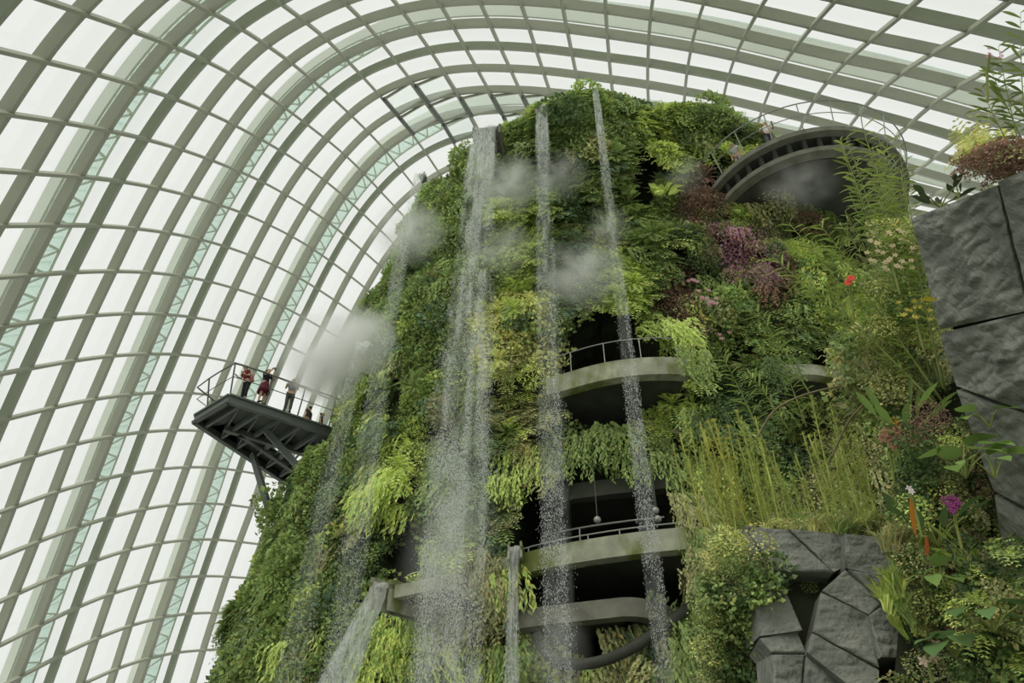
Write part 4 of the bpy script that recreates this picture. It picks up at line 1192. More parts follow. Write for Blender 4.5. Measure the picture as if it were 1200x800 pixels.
# ================================================================== MIST
def mat_mist(name, dens):
    m, nt, out = mat_new(name)
    v = nt.nodes.new('ShaderNodeVolumePrincipled')
    v.inputs['Color'].default_value = (1, 1, .99, 1); v.inputs['Anisotropy'].default_value = .2
    tc = nt.nodes.new('ShaderNodeTexCoord')
    ln = nt.nodes.new('ShaderNodeVectorMath'); ln.operation = 'LENGTH'
    nt.links.new(tc.outputs['Object'], ln.inputs[0])
    mr = nt.nodes.new('ShaderNodeMapRange'); mr.interpolation_type = 'SMOOTHSTEP'
    mr.inputs['From Min'].default_value = 1.0; mr.inputs['From Max'].default_value = .1
    nt.links.new(ln.outputs['Value'], mr.inputs['Value'])
    n = nt.nodes.new('ShaderNodeTexNoise'); n.inputs['Scale'].default_value = 1.7; n.inputs['Detail'].default_value = 3
    nt.links.new(tc.outputs['Object'], n.inputs['Vector'])
    r2 = nt.nodes.new('ShaderNodeMapRange'); r2.inputs['From Min'].default_value = .36; r2.inputs['From Max'].default_value = .62
    nt.links.new(n.outputs['Fac'], r2.inputs['Value'])
    mu = nt.nodes.new('ShaderNodeMath'); mu.operation = 'MULTIPLY'
    nt.links.new(mr.outputs[0], mu.inputs[0]); nt.links.new(r2.outputs[0], mu.inputs[1])
    m3 = nt.nodes.new('ShaderNodeMath'); m3.operation = 'MULTIPLY'; m3.inputs[1].default_value = dens
    nt.links.new(mu.outputs[0], m3.inputs[0]); nt.links.new(m3.outputs[0], v.inputs['Density'])
    nt.links.new(v.outputs[0], out.inputs['Volume'])
    return m
MIST = {d: mat_mist('mist_%d' % int(d * 100), d) for d in (.6, 1.1, 2.0)}
def mist(label, x, y, Y, rx, ry, rz, d):
    p = at_Y(x, y, Y)
    mb = MB()
    ts = np.linspace(PI * .001, PI * .999, 13)
    mb.tube([Vector((0, 0, -math.cos(t))) for t in ts], [math.sin(t) for t in ts], 20)
    o = mb.build('mist', MIST[d], smooth=True)
    o.location = p; o.scale = (rx, ry, rz)
    tag(o, label, 'mist', kind='stuff')
mist('white mist cloud billowing between the left platform and the mountain', 400, 412, 25.0, 3.3, 2.0, 2.7, 2.0)
mist('dense white mist in front of the mountain edge beside the left platform railing', 418, 402, 24.0, 2.1, 1.5, 2.0, 2.0)
mist('low mist swirling at the mountain end of the left platform', 388, 440, 25.5, 2.0, 1.5, 1.8, 2.0)
mist('mist drifting beside the faint left waterfall', 478, 272, 21.5, 2.0, 1.4, 1.9, 1.1)
mist('mist puff at the top right of the widest waterfall', 598, 215, 20.3, 1.6, 1.2, 2.0, 1.1)
mist('mist puff right of the widest waterfall, a third of the way down', 590, 290, 20.0, 1.5, 1.1, 1.6, .6)
mist('grey mist cloud between the middle and thin waterfalls', 682, 320, 20.2, 2.0, 1.3, 1.9, 1.1)
mist('mist rising right of the middle waterfall near the summit', 655, 205, 20.6, 1.5, 1.1, 1.7, .6)
mist('small mist puff beside the thin waterfall', 712, 265, 20.2, 1.1, .9, 1.3, .6)
mist('mist wisp on the upper slope left of the lookout', 802, 205, 20.8, 1.1, .8, 1.4, .6)
mist('mist hanging under the round lookout', 935, 215, 19.6, 2.0, 1.5, 1.3, .6)
mist('spray haze around the lower half of the widest waterfall', 525, 640, 19.6, 1.7, .9, 4.5, .6)
mist('spray haze low around the middle waterfall', 650, 760, 19.4, 1.1, .8, 1.6, .6)
# ================================================================== FOREGROUND ROCK
def mat_slate():
    m, nt, out = mat_new('dark_slate')
    b = principled(nt, srgb(88, 90, 88), .75, .3)
    tc = nt.nodes.new('ShaderNodeTexCoord')
    mp = nt.nodes.new('ShaderNodeMapping'); mp.inputs['Rotation'].default_value = (.4, .6, .5); mp.inputs['Scale'].default_value = (1, 2.6, 1)
    nt.links.new(tc.outputs['Object'], mp.inputs['Vector'])
    n = nt.nodes.new('ShaderNodeTexNoise'); n.inputs['Scale'].default_value = 1.6; n.inputs['Detail'].default_value = 9; n.inputs['Roughness'].default_value = .62; n.inputs['Distortion'].default_value = .2
    nt.links.new(mp.outputs[0], n.inputs['Vector'])
    r = nt.nodes.new('ShaderNodeValToRGB')
    r.color_ramp.elements[0].position = .3; r.color_ramp.elements[0].color = (*srgb(88, 92, 84), 1)
    r.color_ramp.elements[1].position = .72; r.color_ramp.elements[1].color = (*srgb(150, 153, 142), 1)
    nt.links.new(n.outputs['Fac'], r.inputs['Fac']); nt.links.new(r.outputs['Color'], b.inputs['Base Color'])
    n2 = nt.nodes.new('ShaderNodeTexNoise'); n2.inputs['Scale'].default_value = 7; n2.inputs['Detail'].default_value = 10; n2.inputs['Roughness'].default_value = .6; n2.inputs['Distortion'].default_value = .15
    nt.links.new(mp.outputs[0], n2.inputs['Vector'])
    bp = nt.nodes.new('ShaderNodeBump'); bp.inputs['Strength'].default_value = .9; bp.inputs['Distance'].default_value = .07
    nt.links.new(n2.outputs['Fac'], bp.inputs['Height']); nt.links.new(bp.outputs['Normal'], b.inputs['Normal'])
    nt.links.new(b.outputs[0], out.inputs['Surface'])
    return m
M['slate'] = mat_slate()
def rock_panel(label, C4, seed, amp=.05, thick=.35, n=44, group=None):
    """hewn stone panel from four corners, front face rough, body runs back"""
    C4 = [Vector(c) for c in C4]; o0 = (C4[0] + C4[1] + C4[2] + C4[3]) / 4
    A = [np.array(c - o0) for c in C4]
    u, v = np.meshgrid(np.linspace(0, 1, n), np.linspace(0, 1, n))
    Pq = A[0] * ((1-u)*(1-v))[..., None] + A[1] * (u*(1-v))[..., None] + A[2] * (u*v)[..., None] + A[3] * ((1-u)*v)[..., None]
    nn = unit(np.cross(A[1] - A[0] + A[2] - A[3], A[3] - A[0] + A[2] - A[1]))
    if float(nn @ np.array(CAM - o0)) < 0: nn = -nn
    W_ = Pq + np.array(o0)
    k = fbm(W_ * np.array([1, 1, 1.6]), 1.3, 4, seed) - .5
    rid = np.abs(fbm(W_ + 7, 2.4, 3, seed + 3) - .5) * 2
    e = np.minimum(np.minimum(u, 1-u), np.minimum(v, 1-v)); ed = np.clip(e / .035, 0, 1)
    fac_ = np.abs(fbm(W_ * np.array([1, 1.4, 2.2]) + 3, 4.5, 2, seed + 9) - .5) * 2
    D = (k * 2.4 + rid * 1.1 + fac_ * .7) * amp * (.35 + .65 * ed)
    F3 = Pq + nn * D[..., None]
    Vv = [tuple(x) for x in F3.reshape(-1, 3)]
    idx = np.arange(n * n).reshape(n, n)
    Ff = [tuple(int(t) for t in q) for q in np.stack([idx[:-1, :-1], idx[:-1, 1:], idx[1:, 1:], idx[1:, :-1]], -1).reshape(-1, 4)]
    bd = list(idx[0, :]) + list(idx[1:, -1]) + list(idx[-1, -2::-1]) + list(idx[-2:0:-1, 0])
    base = len(Vv)
    for i in bd: Vv.append(tuple(F3.reshape(-1, 3)[i] - nn * thick))
    m = len(bd)
    for i in range(m): Ff.append((int(bd[i]), int(bd[(i+1) % m]), base + (i+1) % m, base + i))
    Ff.append(tuple(range(base + m - 1, base - 1, -1)))
    mb = MB(); mb.v = Vv; mb.f = Ff
    o = mb.build('slate_block', M['slate'])
    o.location = o0
    o.data.polygons.foreach_set('use_smooth', [p.index < (n - 1) ** 2 and False for p in o.data.polygons])
    return tag(o, label, 'rock', group)
# right wall: far left edge about 6.5 m away, near right edge about 5 m
def R(x, y):   # point on the right wall plane
    r_ = ray(x, y)
    p0 = at_t(1070, 258, 6.6); p1 = at_t(1190, 660, 6.2); p2 = at_t(1290, 200, 5.2)
    nn = (p1 - p0).cross(p2 - p0)
    return CAM + r_ * ((p0 - CAM).dot(nn) / r_.dot(nn))
g = 'dark hewn panels of the right rock wall'
rock_panel('large dark slate panel topmost on the right rock wall', [R(1069,256), R(1168,217), R(1206,280), R(1206,362)][0:2] + [R(1204,364), R(1102,386)], 3, .07, n=80)
rock_panel('dark slate panel at the top right corner of the rock wall', [R(1171,213), R(1262,172), R(1290,355), R(1207,358)], 5, .06)
rock_panel('light ridged slate panel in the middle of the right rock wall', [R(1103,390), R(1290,345), R(1290,512), R(1120,452)], 9, .08, n=80)
rock_panel('slate panel low on the right rock wall behind large leaves', [R(1121,457), R(1290,516), R(1290,640), R(1165,575)], 14, .05, n=60)
rock_panel('lowest slate panel of the right rock wall beside the bottom leaves', [R(1166,580), R(1290,645), R(1290,900), R(1215,900)], 18, .05)
mb = MB(); w0_ = [R(1074,262), R(1175,222), R(1290,178), R(1290,895), R(1219,895), R(1124,455)]
nb_ = (w0_[1] - w0_[0]).cross(w0_[5] - w0_[0]).normalized(); nb_ = nb_ if nb_.dot(w0_[0] - CAM) > 0 else -nb_
mb.prism([p + nb_ * .12 for p in w0_], nb_ * .8)
b0_, b1_ = w0_[4] + nb_ * .14, w0_[3] + nb_ * .14
mb.prism([b0_ + Vector((0, 0, .1)), b1_ + Vector((0, 0, .1)), Vector((b1_.x, b1_.y, 0)), Vector((b0_.x, b0_.y, 0))], nb_ * .75)
tag(mb.build('rock_core', M['soil']), 'dark core seen in the seams of the right rock wall', 'rock')
# lower rock face
def L(x, y, t=0.0):
    return at_Y(x, y, 7.6 + t - (y - 620) * .0012)
LP = [
 ('slate panel at the top left corner of the lower rock',        [(872,616),(922,621),(976,671),(908,668)], 21),
 ('slate panel in the top middle of the lower rock',     [(925,620),(987,626),(989,664),(977,670)], 22),
 ('wide rough slate panel at the top right of the lower rock',       [(989,626),(1080,634),(1082,684),(991,665)], 23),
 ('triangular chiselled slate block in the centre of the lower rock',     [(990,668),(1032,708),(1018,720),(963,692)], 24),
 ('smooth slate panel right of the chiselled block',            [(994,668),(1083,686),(1072,768),(1035,708)], 25),
 ('slate panel on the left edge of the lower rock',           [(873,620),(912,672),(940,738),(890,745)], 26),
 ('light faceted slate panel below the planting hole',       [(962,694),(1016,720),(1030,782),(952,740)], 27),
 ('slate panel above the square dark slot',     [(1018,721),(1034,709),(1070,770),(1032,770)], 28),
 ('slate panel left of the bottom middle of the lower rock',       [(890,748),(934,740),(944,765),(904,764)], 29),
 ('rough slate panel at the bottom middle of the lower rock',       [(951,742),(1030,785),(1030,830),(946,764)], 30),
 ('slate panel at the bottom left of the lower rock',         [(904,767),(942,767),(936,830),(910,830)], 31),
 ('slate wedge at the very bottom between two panels',         [(945,767),(1022,826),(1005,860),(940,840)], 32),
]
for lb, q, sd in LP:
    off = ((sd * 37) % 5 - 2) * .02
    rock_panel(lb, [L(x, y, off + (.05 * ((i * sd) % 3 - 1))) for i, (x, y) in enumerate(q)], sd, .04, .3, 40)
# ledge and planting bed behind the lower rock, hole lining, slot
mb = MB()
a, b, c, d = L(874, 624, .16), L(1082, 640, .16), L(1082, 850, .16), L(897, 850, .16); c.z = d.z = 0
mb.prism([a, b, c, d], (0, 1.2, 0))
tag(mb.build('rock_core', M['soil']), 'dark soil core behind the panels of the lower rock', 'rock')

pts = [at_t(1060, 470, 8.2), at_t(1140, 440, 7.6), at_t(1240, 640, 6.6), at_t(1260, 880, 5.6), at_t(1040, 880, 6.4), at_t(1062, 640, 7.8)]
bed = MB(); bed.prism(pts, (.3, .9, -.1))
e0, e1 = pts[4], pts[3]
bed.prism([e0 + Vector((0, 0, .1)), e1 + Vector((0, 0, .1)), Vector((e1.x, e1.y, 0)), Vector((e0.x, e0.y, 0))], (.3, .9, 0))
tag(bed.build('soil_bank', M['soil']), 'dark planted soil bank between the lower rock and the right rock wall', 'soil')

# ================================================================== FOREGROUND PLANTS
def blade_mb(q, b, t, w, fold=.25, sag=.15, n=5, shape='lance'):
    """curved folded leaf blade as quads appended to q (list of 4x3)"""
    b = np.array(b, float); t = np.array(t, float); d = t - b; l = np.linalg.norm(d); d /= l
    up = np.array([0, 0, 1.]); s = _perp(d, up if abs(d[2]) < .95 else np.array([0, 1., 0])); nrm = np.cross(s, d)
    pts = []
    for i in range(n + 1):
        u = i / n
        if shape == 'heart': ww = w * (math.sin(PI * min(1, u * .92 + .14)) ** .75) * (1.15 - .35 * u)
        else: ww = w * math.sin(PI * min(1, u * .94 + .05)) ** .8
        c = b + d * l * u + np.array([0, 0, -1.]) * sag * l * u * u
        pts.append((c - s * ww + nrm * fold * ww, c, c + s * ww + nrm * fold * ww))
    for i in range(n):
        a0, c0, e0 = pts[i]; a1, c1, e1 = pts[i + 1]
        q.append(np.array([a0, c0, c1, a1])); q.append(np.array([c0, e0, e1, c1]))
def leaves_obj(name, q, tint, parent, per=10, jit=.18, mat=None):
    Q = np.array(q); m = len(Q)
    nl = (m + per - 1) // per
    f = np.repeat(np.clip(1 + rng.normal(0, jit, nl), .5, 1.5), per)[:m]
    C = np.array(tint)[None] * f[:, None]
    me = np_mesh(name, Q.reshape(-1, 3), np.arange(m * 4).reshape(-1, 4), np.clip(np.repeat(C, 4, 0), 0, 1))
    return link_mesh(name, me, mat or M['leaf'], parent, smooth=False)
CANE = tuple(c * 1.0 for c in srgb(150, 172, 88))
def cane(label, base, tip, arc=.25, nl=22, ll=.30, lw=.022, tint=CANE, r=.012, group=None, name='cane_plant', start=.3, side=None):
    base, tip = Vector(base), Vector(tip)
    root = empty(name, base); tag(root, label, 'plant', group)
    v = tip - base; bend = Vector((0, 0, 1)) * v.length * arc
    path = []
    for i in range(13):
        s = i / 12; path.append(v * s + bend * (s - s * s) * 1.0)
    mb = MB(); mb.tube(path, [r * (1.1 - .8 * i / 12) for i in range(13)], 6); mb.build('stem', M['stem'], root, smooth=True)
    q = []
    for k in range(nl):
        s = start + (1 - start) * k / (nl - 1); i = min(11, int(s * 12)); p = path[i].lerp(path[i + 1], s * 12 - i)
        t = (path[i + 1] - path[i]).normalized()
        sd = t.cross(Vector((0, -1, .3))).normalized() * (1 if k % 2 else -1)
        d = (sd * .8 + t * random.uniform(.25, .6) + Vector((random.uniform(-.3, .3), random.uniform(-.3, .3), random.uniform(-.1, .15)))).normalized()
        l = ll * random.uniform(.7, 1.15) * (1.1 - .4 * abs(s - .6))
        blade_mb(q, p, p + d * l, lw * random.uniform(.8, 1.2), sag=random.uniform(.15, .5))
    leaves_obj('leaves', q, tint, root)
    return root
B0_ = (1108, 478)
CA = [ # tip x,y, base x,y, t base, t tip, label
 ((986,165),(1086,452),8.0,8.6,'tallest arching cane, its tip against the glass left of the right rock'),
 ((1012,150),(1092,440),7.8,8.3,'tall leafy cane rising in front of the round lookout'),
 ((1036,178),(1098,436),7.8,8.0,'tall cane just left of the top corner of the right rock wall'),
 ((1056,200),(1100,430),7.5,7.8,'cane closest to the upper edge of the right rock wall'),
 ((1030,235),(1102,452),7.4,7.7,'cane with pale stem crossing the other tall canes'),
 ((1000,210),(1086,440),8.3,8.7,'thin tall cane behind the arching ones'),
 ((925,262),(1096,470),7.6,8.6,'long cane leaning far left over the planted wall'),
 ((905,300),(1100,482),7.4,8.4,'cane leaning furthest left below the long one'),
 ((946,330),(1102,480),7.2,8.0,'bright leafy cane with drooping leaves in the right middle'),
 ((975,290),(1104,470),7.3,7.9,'bright cane beside the red flower'),
 ((960,262),(1090,440),7.9,8.6,'leafy cane in the middle of the leaning group'),
 ((1066,262),(1106,455),7.0,7.3,'short upright cane beside the right rock wall'),
]
for (tx, ty), (bx, by), tb, tt, lb in CA:
    cane(lb, at_t(bx, by, tb), at_t(tx, ty, tt), arc=random.uniform(.05, .2), nl=46, ll=.25, lw=.0125, start=.2)
CB = [
 ((868,338),(960,480),11.5,12,'arching leafy stem on the planted wall left of the leaning canes'),
 ((880,440),(925,505),12,12.2,'short leafy stem beside the right terrace stub'),
 ((848,420),(905,540),11,11.5,'leafy stem rising over the dark ferns in the right middle'),
 ((905,395),(945,500),11.5,11.8,'yellow green leafy stem above the right terrace stub'),
]
for (tx, ty), (bx, by), tb, tt, lb in CB:
    cane(lb, at_t(bx, by, tb), at_t(tx, ty, tt), arc=.25, nl=30, ll=.32, lw=.018, start=.1)
for k in range(30):
    bx, by = 1088 + random.uniform(-10, 22), 452 + random.uniform(-18, 12); tx, ty = 1012 + random.uniform(-28, 52), 205 + random.uniform(-50, 70)
    cane('slender pale cane in the bundle left of the right rock wall', at_t(bx, by, 7.6 + k * .06), at_t(tx, ty, 8.0 + k * .06), arc=random.uniform(0, .15), nl=18, ll=.2, lw=.010, start=.45, r=.010, tint=srgb(150, 160, 100), group='slender canes left of the right rock wall')
# two bare arching twigs
for pts, lb in [([(888,512),(905,480),(940,462),(985,452)], 'bare arching twig in the right middle of the greenery'), ([(975,535),(992,495),(1015,470),(1042,448)], 'bare straight twig crossing in front of the reeds')]:
    P_ = smooth_path([at_t(x, y, 8.6) for x, y in pts], 2)
    mb = MB(); mb.tube([p - P_[0] for p in P_], .013, 6)
    o = mb.build('twig', M['bark'], smooth=True); o.location = P_[0]; tag(o, lb, 'twig')

# reeds on the ledge of the lower rock
def reed_mesh(r, h=1.15):
    q = []; mb = MB()
    lean = r.uniform(-.08, .08)
    path = [Vector((lean * s * s * h, r.uniform(-.004, .004), h * s)) for s in np.linspace(0, 1, 8)]
    for s0, s1 in zip(path[:-1], path[1:]):
        for a in (0, PI / 2):
            sd = np.array([math.cos(a), math.sin(a), 0]) * .007
            q.append(np.array([np.array(s0) - sd, np.array(s0) + sd, np.array(s1) + sd * .8, np.array(s1) - sd * .8]))
    for s in np.linspace(.18, .97, 17):
        p = np.array(path[min(7, int(s * 7))]) * (1 - (s * 7) % 1) + np.array(path[min(7, int(s * 7) + 1)]) * ((s * 7) % 1)
        for k in range(6):
            a = r.uniform(0, 2 * PI); d = unit([math.cos(a), math.sin(a), .55]); l = .085 * (1.15 - s * .6)
            q.append(leaf4(p, p + d * l, _perp(d, np.array([0, 0, 1.])) * .006))
    Q = np.array(q); m = len(Q); C = np.array(srgb(184, 194, 112))[None] * np.clip(1 + r.normal(0, .15, (m, 1)), .6, 1.4)
    me = np_mesh('reed', Q.reshape(-1, 3), np.arange(m * 4).reshape(-1, 4), np.repeat(C, 4, 0)); me.materials.append(M['leaf'])
    return me
rr = np.random.default_rng(12)
RM = [reed_mesh(rr) for _ in range(6)]
clusters = [(840,600,8,.8,'horsetail reeds left of the lower rock'), (905,612,11,1.0,'horsetail reeds on the left part of the lower rock ledge'), (950,616,10,.9,'horsetail reeds on the middle of the lower rock ledge'), (1010,622,16,1.15,'horsetail reeds on the right part of the lower rock ledge'), (868,622,10,1.1,'yellowing horsetail reeds at the left corner of the lower rock')]
for cx_, cy_, nn_, hh, gl in clusters:
    for k in range(nn_):
        o = bpy.data.objects.new('horsetail_reed', RM[rr.integers(0, 6)]); COL.objects.link(o)
        p = at_Y(cx_ + rr.normal(0, 15), cy_ + rr.uniform(0, 6), 8.0 + rr.uniform(0, .8))
        p.z = at_Y(cx_, cy_ + 16, 8.0).z - rr.uniform(0, .05)
        o.location = p; o.rotation_euler = (rr.normal(0, .05), rr.normal(0, .07) - .03, rr.uniform(0, 6))
        s = hh * rr.uniform(1.1, 1.65); o.scale = (s, s, s)
        o.color = (1.08, .98, .85, 1) if 'yellowing' in gl else (1, 1, 1, 1)
        tag(o, 'one of the ' + gl, 'reed', gl)

# creeper column left of the lower rock and low greenery behind it
def cloud(name, label, cat, kind, box, n, size, tint_names, t0, t1, kindstuff=True, dens_n=(0, -.8, .35)):
    x0, y0, x1, y1 = box
    xs = rng.uniform(x0, x1, n); ys = rng.uniform(y0, y1, n); ts = rng.uniform(t0, t1, n)
    Pp = np.array([list(at_t(x, y, t)) for x, y, t in zip(xs, ys, ts)])
    Nn = np.tile(np.array(dens_n, float), (n, 1)) + rng.normal(0, .25, (n, 3)); Nn /= np.linalg.norm(Nn, axis=1, keepdims=True)
    tt = np.array([TINT[t] for t in tint_names])[rng.integers(0, len(tint_names), n)] * (1 + rng.normal(0, .15, (n, 1))).clip(.6, 1.4)
    o = foliage(name, kind, Pp, Nn, rng.uniform(.7, 1.2, n) * size, tt)
    return tag(o, label, cat, kind='stuff' if kindstuff else None)
cloud('creeper_foliage', 'small leaved creeper hanging left of the lower rock', 'foliage', 'fine', (826, 632, 898, 815), 120, .36, ['mid', 'yellow', 'olive', 'deep'], 7.5, 8.3)
cloud('creeper_leaves', 'larger green leaves in the creeper left of the lower rock', 'foliage', 'mound', (830, 670, 905, 815), 40, .34, ['mid', 'deep'], 7.4, 7.8)
cloud('ledge_moss', 'low yellow green herbs along the lower rock ledge', 'foliage', 'fine', (880, 612, 1070, 624), 34, .26, ['yellow', 'olive', 'mid'], 8.3, 8.9, dens_n=(0, -.3, .9))
cloud('ledge_grass', 'short grass along the lower rock ledge', 'grass', 'grass', (875, 618, 1075, 632), 40, .34, ['olive', 'yellow', 'mid'], 8.3, 8.9)
cloud('bank_foliage', 'mixed small plants on the soil bank right of the lower rock', 'foliage', 'mound', (1050, 500, 1200, 830), 170, .32, ['mid', 'deep', 'deep', 'dark', 'olive'], 6.6, 7.5)
cloud('bank_fine_foliage', 'fine leaved plants on the soil bank at the bottom right', 'foliage', 'fine', (1060, 480, 1200, 830), 110, .28, ['olive', 'mid', 'lime', 'brown'], 6.3, 7.0)
cloud('bank_grass', 'thin grass blades leaning over the lower rock from the right', 'grass', 'grass', (1040, 640, 1100, 760), 26, .45, ['mid', 'lime', 'olive'], 6.5, 7.0)
cloud('wall_edge_foliage', 'olive herbs crowding the left edge of the right rock wall', 'foliage', 'fine', (1030, 270, 1092, 470), 95, .42, ['olive', 'mid', 'yellow', 'deep'], 7.6, 8.6)
cloud('cane_undergrowth', 'dense green undergrowth at the foot of the leaning canes', 'foliage', 'mound', (985, 400, 1110, 500), 70, .5, ['mid', 'olive', 'deep'], 8.6, 9.8)
cloud('cane_grass', 'long narrow leaves at the foot of the leaning canes', 'grass', 'grass', (1010, 380, 1110, 470), 44, .42, ['olive', 'mid'], 7.8, 8.8)
cloud('hanging_hole_foliage', 'small leafy plant growing out of the hole in the lower rock', 'foliage', 'fine', (915, 674, 956, 708), 12, .16, ['mid', 'deep', 'olive'], 7.75, 7.95)
cloud('corner_foliage', 'dense small leaved plants filling the bottom right corner', 'foliage', 'mound', (1125, 650, 1225, 840), 60, .26, ['mid', 'deep', 'dark', 'olive'], 5.4, 6.0)
cloud('corner_fern_foliage', 'light fern fronds hanging in the bottom right corner', 'foliage', 'sfern', (1120, 640, 1215, 820), 22, .34, ['lime', 'mid'], 5.3, 5.8)
cloud('rock_top_shrub', 'reddish brown small leaved shrub on top of the right rock wall', 'shrub', 'fine', (1138, 180, 1200, 212), 30, .30, ['brown', 'brown', 'olive'], 5.8, 6.6, dens_n=(0, -.5, .8))
cloud('rock_top_fern', 'yellow green fern fronds above the reddish shrub on the right rock wall', 'fern', 'sfern', (1130, 165, 1200, 190), 9, .42, ['lime', 'yellow'], 6.2, 6.8, dens_n=(-.4, -.5, .7))

# broad leaved individuals on the bank
def leaf_plant(name, label, x, y, t, n, L_, w, tint, shape='heart', updir=(-.2, -.5, .8), spreadv=1.0, cat='plant'):
    p = at_t(x, y, t); root = empty(name, p); tag(root, label, cat)
    stems = MB(); q = []
    for k in range(n):
        a = 2 * PI * k / n + random.uniform(-.4, .4)
        d = (Vector(updir) + Vector((math.cos(a), math.sin(a) * .5, math.sin(a) * .4)) * spreadv).normalized()
        e = d * L_ * random.uniform(.5, 1.3)
        m_ = e * .5 + Vector((0, 0, .1 * L_))
        stems.tube([Vector((0, 0, 0)), m_, e], [.008, .006, .005], 5)
        dd = (d + Vector((random.uniform(-.3, .3), -.2, -.9 if shape == 'heart' else .0))).normalized()
        blade_mb(q, e, e + dd * L_ * random.uniform(.8, 1.1), w * random.uniform(.8, 1.15), fold=.2, sag=.15, n=7, shape=shape)
    stems.build('stems', M['stem'], root); leaves_obj('leaves', q, tint, root, per=14, jit=.15)
    return root
DG = srgb(96, 124, 76); MG = srgb(128, 156, 84); LG = srgb(166, 186, 96)
leaf_plant('heart_leaf_plant', 'large heart leaved plant beside the low end of the right rock wall', 1132, 560, 6.0, 7, .30, .085, MG)
leaf_plant('heart_leaf_plant', 'heart leaved plant with yellow edged leaf near the orange leaf tips', 1166, 560, 5.6, 4, .22, .07, MG)
leaf_plant('heart_leaf_plant', 'dark heart leaved plant at the bottom right near the white flower', 1120, 770, 5.6, 7, .26, .095, DG)
leaf_plant('heart_leaf_plant', 'heart leaved plant halfway down the bank beside the lower rock', 1108, 690, 6.0, 5, .24, .075, MG)
leaf_plant('heart_leaf_plant', 'heart leaved plant in the very bottom right corner', 1165, 740, 5.3, 6, .24, .08, DG)
leaf_plant('heart_leaf_plant', 'pale heart leaves against the bottom of the big rock wall', 1160, 500, 6.1, 4, .22, .07, MG)
leaf_plant('lance_leaf_plant', 'upright lance leaved plant over the reeds right end', 1068, 520, 6.8, 9, .34, .035, MG, 'lance')
leaf_plant('lance_leaf_plant', 'dark lance leaved plant below the purple flower', 1100, 640, 6.4, 10, .32, .032, DG, 'lance')
leaf_plant('lance_leaf_plant', 'lance leaved plant at the foot of the creeper left of the lower rock', 872, 740, 7.6, 6, .26, .05, MG, 'heart')
leaf_plant('ground_fern', 'light green fern like plant right of the lower rock', 1150, 670, 6.0, 14, .26, .022, LG, 'lance', spreadv=1.6)
leaf_plant('ground_fern', 'light green fern like plant at the right bottom edge', 1185, 700, 5.8, 14, .24, .02, LG, 'lance', spreadv=1.6)
leaf_plant('dark_leaf_plant', 'small dark leaved plant silhouetted on the top left corner of the right rock', 1102, 243, 6.7, 9, .17, .028, srgb(70, 84, 56), 'lance', updir=(0, -.2, .7), spreadv=1.3)
leaf_plant('dark_leaf_plant', 'tiny dark upright leaves on the rock edge below the reddish shrub', 1124, 231, 6.6, 4, .12, .022, srgb(64, 80, 52), 'lance', updir=(0, -.1, 1), spreadv=.5)
# tall grasses against the glass at the upper right
for (bx, by, tx, ty, lb) in [(1192,190,1150,105,'thin leafy stem against the glass above the right rock, lowest'),(1198,185,1170,55,'tall wispy stem against the glass at the upper right'),(1204,180,1196,15,'tallest wispy stem at the upper right corner'),(1210,190,1160,80,'bent wispy stem between the two tall ones at the upper right')]:
    cane(lb, at_t(bx, by, 6.2), at_t(tx, ty, 6.4), .12, 20, .20, .012, tint=srgb(128, 146, 84), r=.006, start=.25)
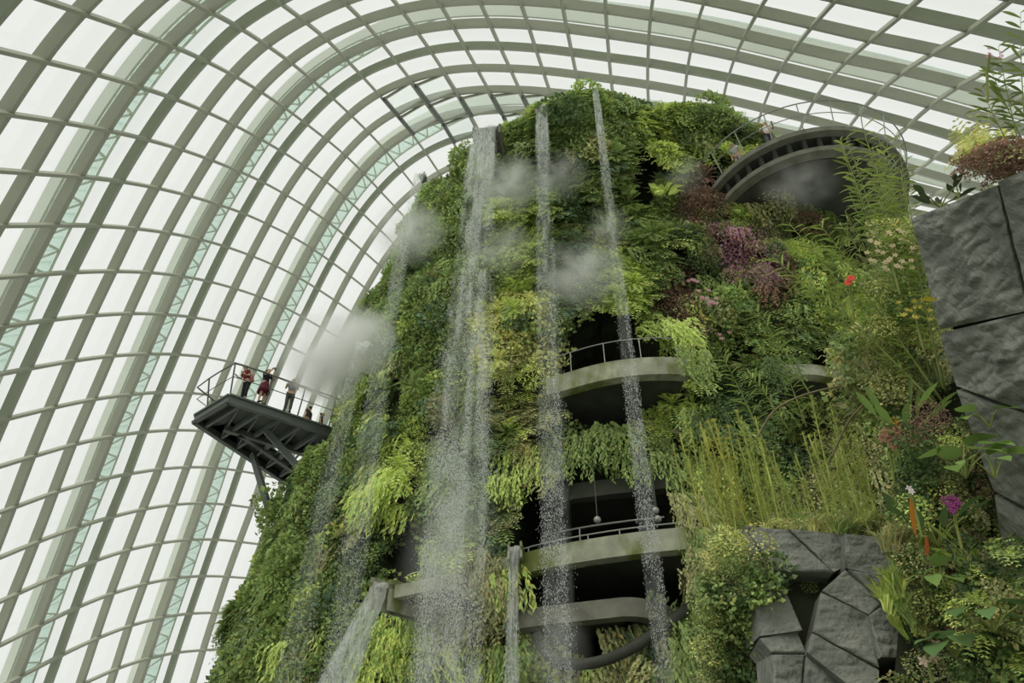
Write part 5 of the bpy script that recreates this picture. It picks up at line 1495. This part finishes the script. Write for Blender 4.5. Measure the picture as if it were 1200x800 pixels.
# coloured flowers and leaves
blossom('red_flower', 'single red orange flower among the canes', 'flower', at_t(996, 329, 7.4), .04, (214, 84, 68), 7, (-.2, -1, -.2), n=3, spread=.03)
blossom('yellow_flower', 'yellow orange flower near the foot of the canes', 'flower', at_t(1049, 494, 6.9), .05, (214, 150, 40), 8, (-.2, -1, -.1))
blossom('purple_flower', 'magenta purple flower spike beside the heart leaves', 'flower', at_t(1117, 592, 5.7), .025, (118, 50, 98), 5, (-.3, -1, -.1), n=26, spread=.06)
blossom('white_flower', 'pale cream flower low on the right bank', 'flower', at_t(1086, 766, 5.6), .045, (186, 166, 146), 5, (-.3, -1, 0), n=4, spread=.08)
blossom('white_flower', 'small white flower above the orange leaf on the bank', 'flower', at_t(1068, 574, 6.2), .03, (190, 180, 180), 5, (-.3, -1, 0), n=2, spread=.03)
blossom('cream_blossoms', 'cream faded blossoms beside the upper left edge of the right rock', 'flowers', at_t(1044, 300, 7.3), .03, (186, 172, 134), 5, (-.3, -1, 0), n=30, spread=.24)
blossom('yellow_blossoms', 'small yellow blossoms beside the left edge of the right rock', 'flowers', at_t(1072, 365, 7.1), .026, (186, 172, 70), 5, (-.3, -1, 0), n=14, spread=.16)
blossom('dry_flower', 'dry brown flower head left of the purple flower', 'flower', at_t(1043, 516, 6.8), .05, (150, 112, 88), 6, (-.2, -1, -.2), n=7, spread=.09)
blossom('pink_blossoms', 'tiny pink buds on the stems against the glass at the upper right', 'flowers', at_t(1160, 63, 6.2), .018, (180, 130, 150), 5, (0, -1, -.2), n=8, spread=.08)
def tongue(label, x, y, x2, y2, t, w, col):
    a_ = at_t(x, y, t); b_ = at_t(x2, y2, t)
    root = empty('coloured_leaf', a_); tag(root, label, 'leaf')
    q = []; blade_mb(q, (0, 0, 0), np.array(b_ - a_), w, .2, .0, 8); leaves_obj('blade', q, srgb(*col), root, 16, .05)
    mb = MB(); mb.tube([Vector((0, 0, 0)), Vector((.02, .1, .04)), Vector((.05, .25, .02))], .006, 5); mb.build('stalk', M['stem'], root)
tongue('long orange hanging leaf left of the purple flower', 1067, 583, 1073, 628, 6.0, .022, (214, 140, 62))
tongue('short orange red leaf tip below the long orange leaf', 1086, 628, 1087, 652, 6.0, .018, (206, 104, 62))
tongue('dark red leaf low on the bank', 1120, 708, 1108, 722, 5.8, .022, (120, 46, 50))
tongue('dark red drooping leaf under the dry flower', 1080, 487, 1072, 500, 6.7, .03, (110, 60, 70))
tongue('yellow leaf sticking out over the edge of the right rock', 1081, 350, 1098, 352, 6.4, .03, (190, 178, 60))
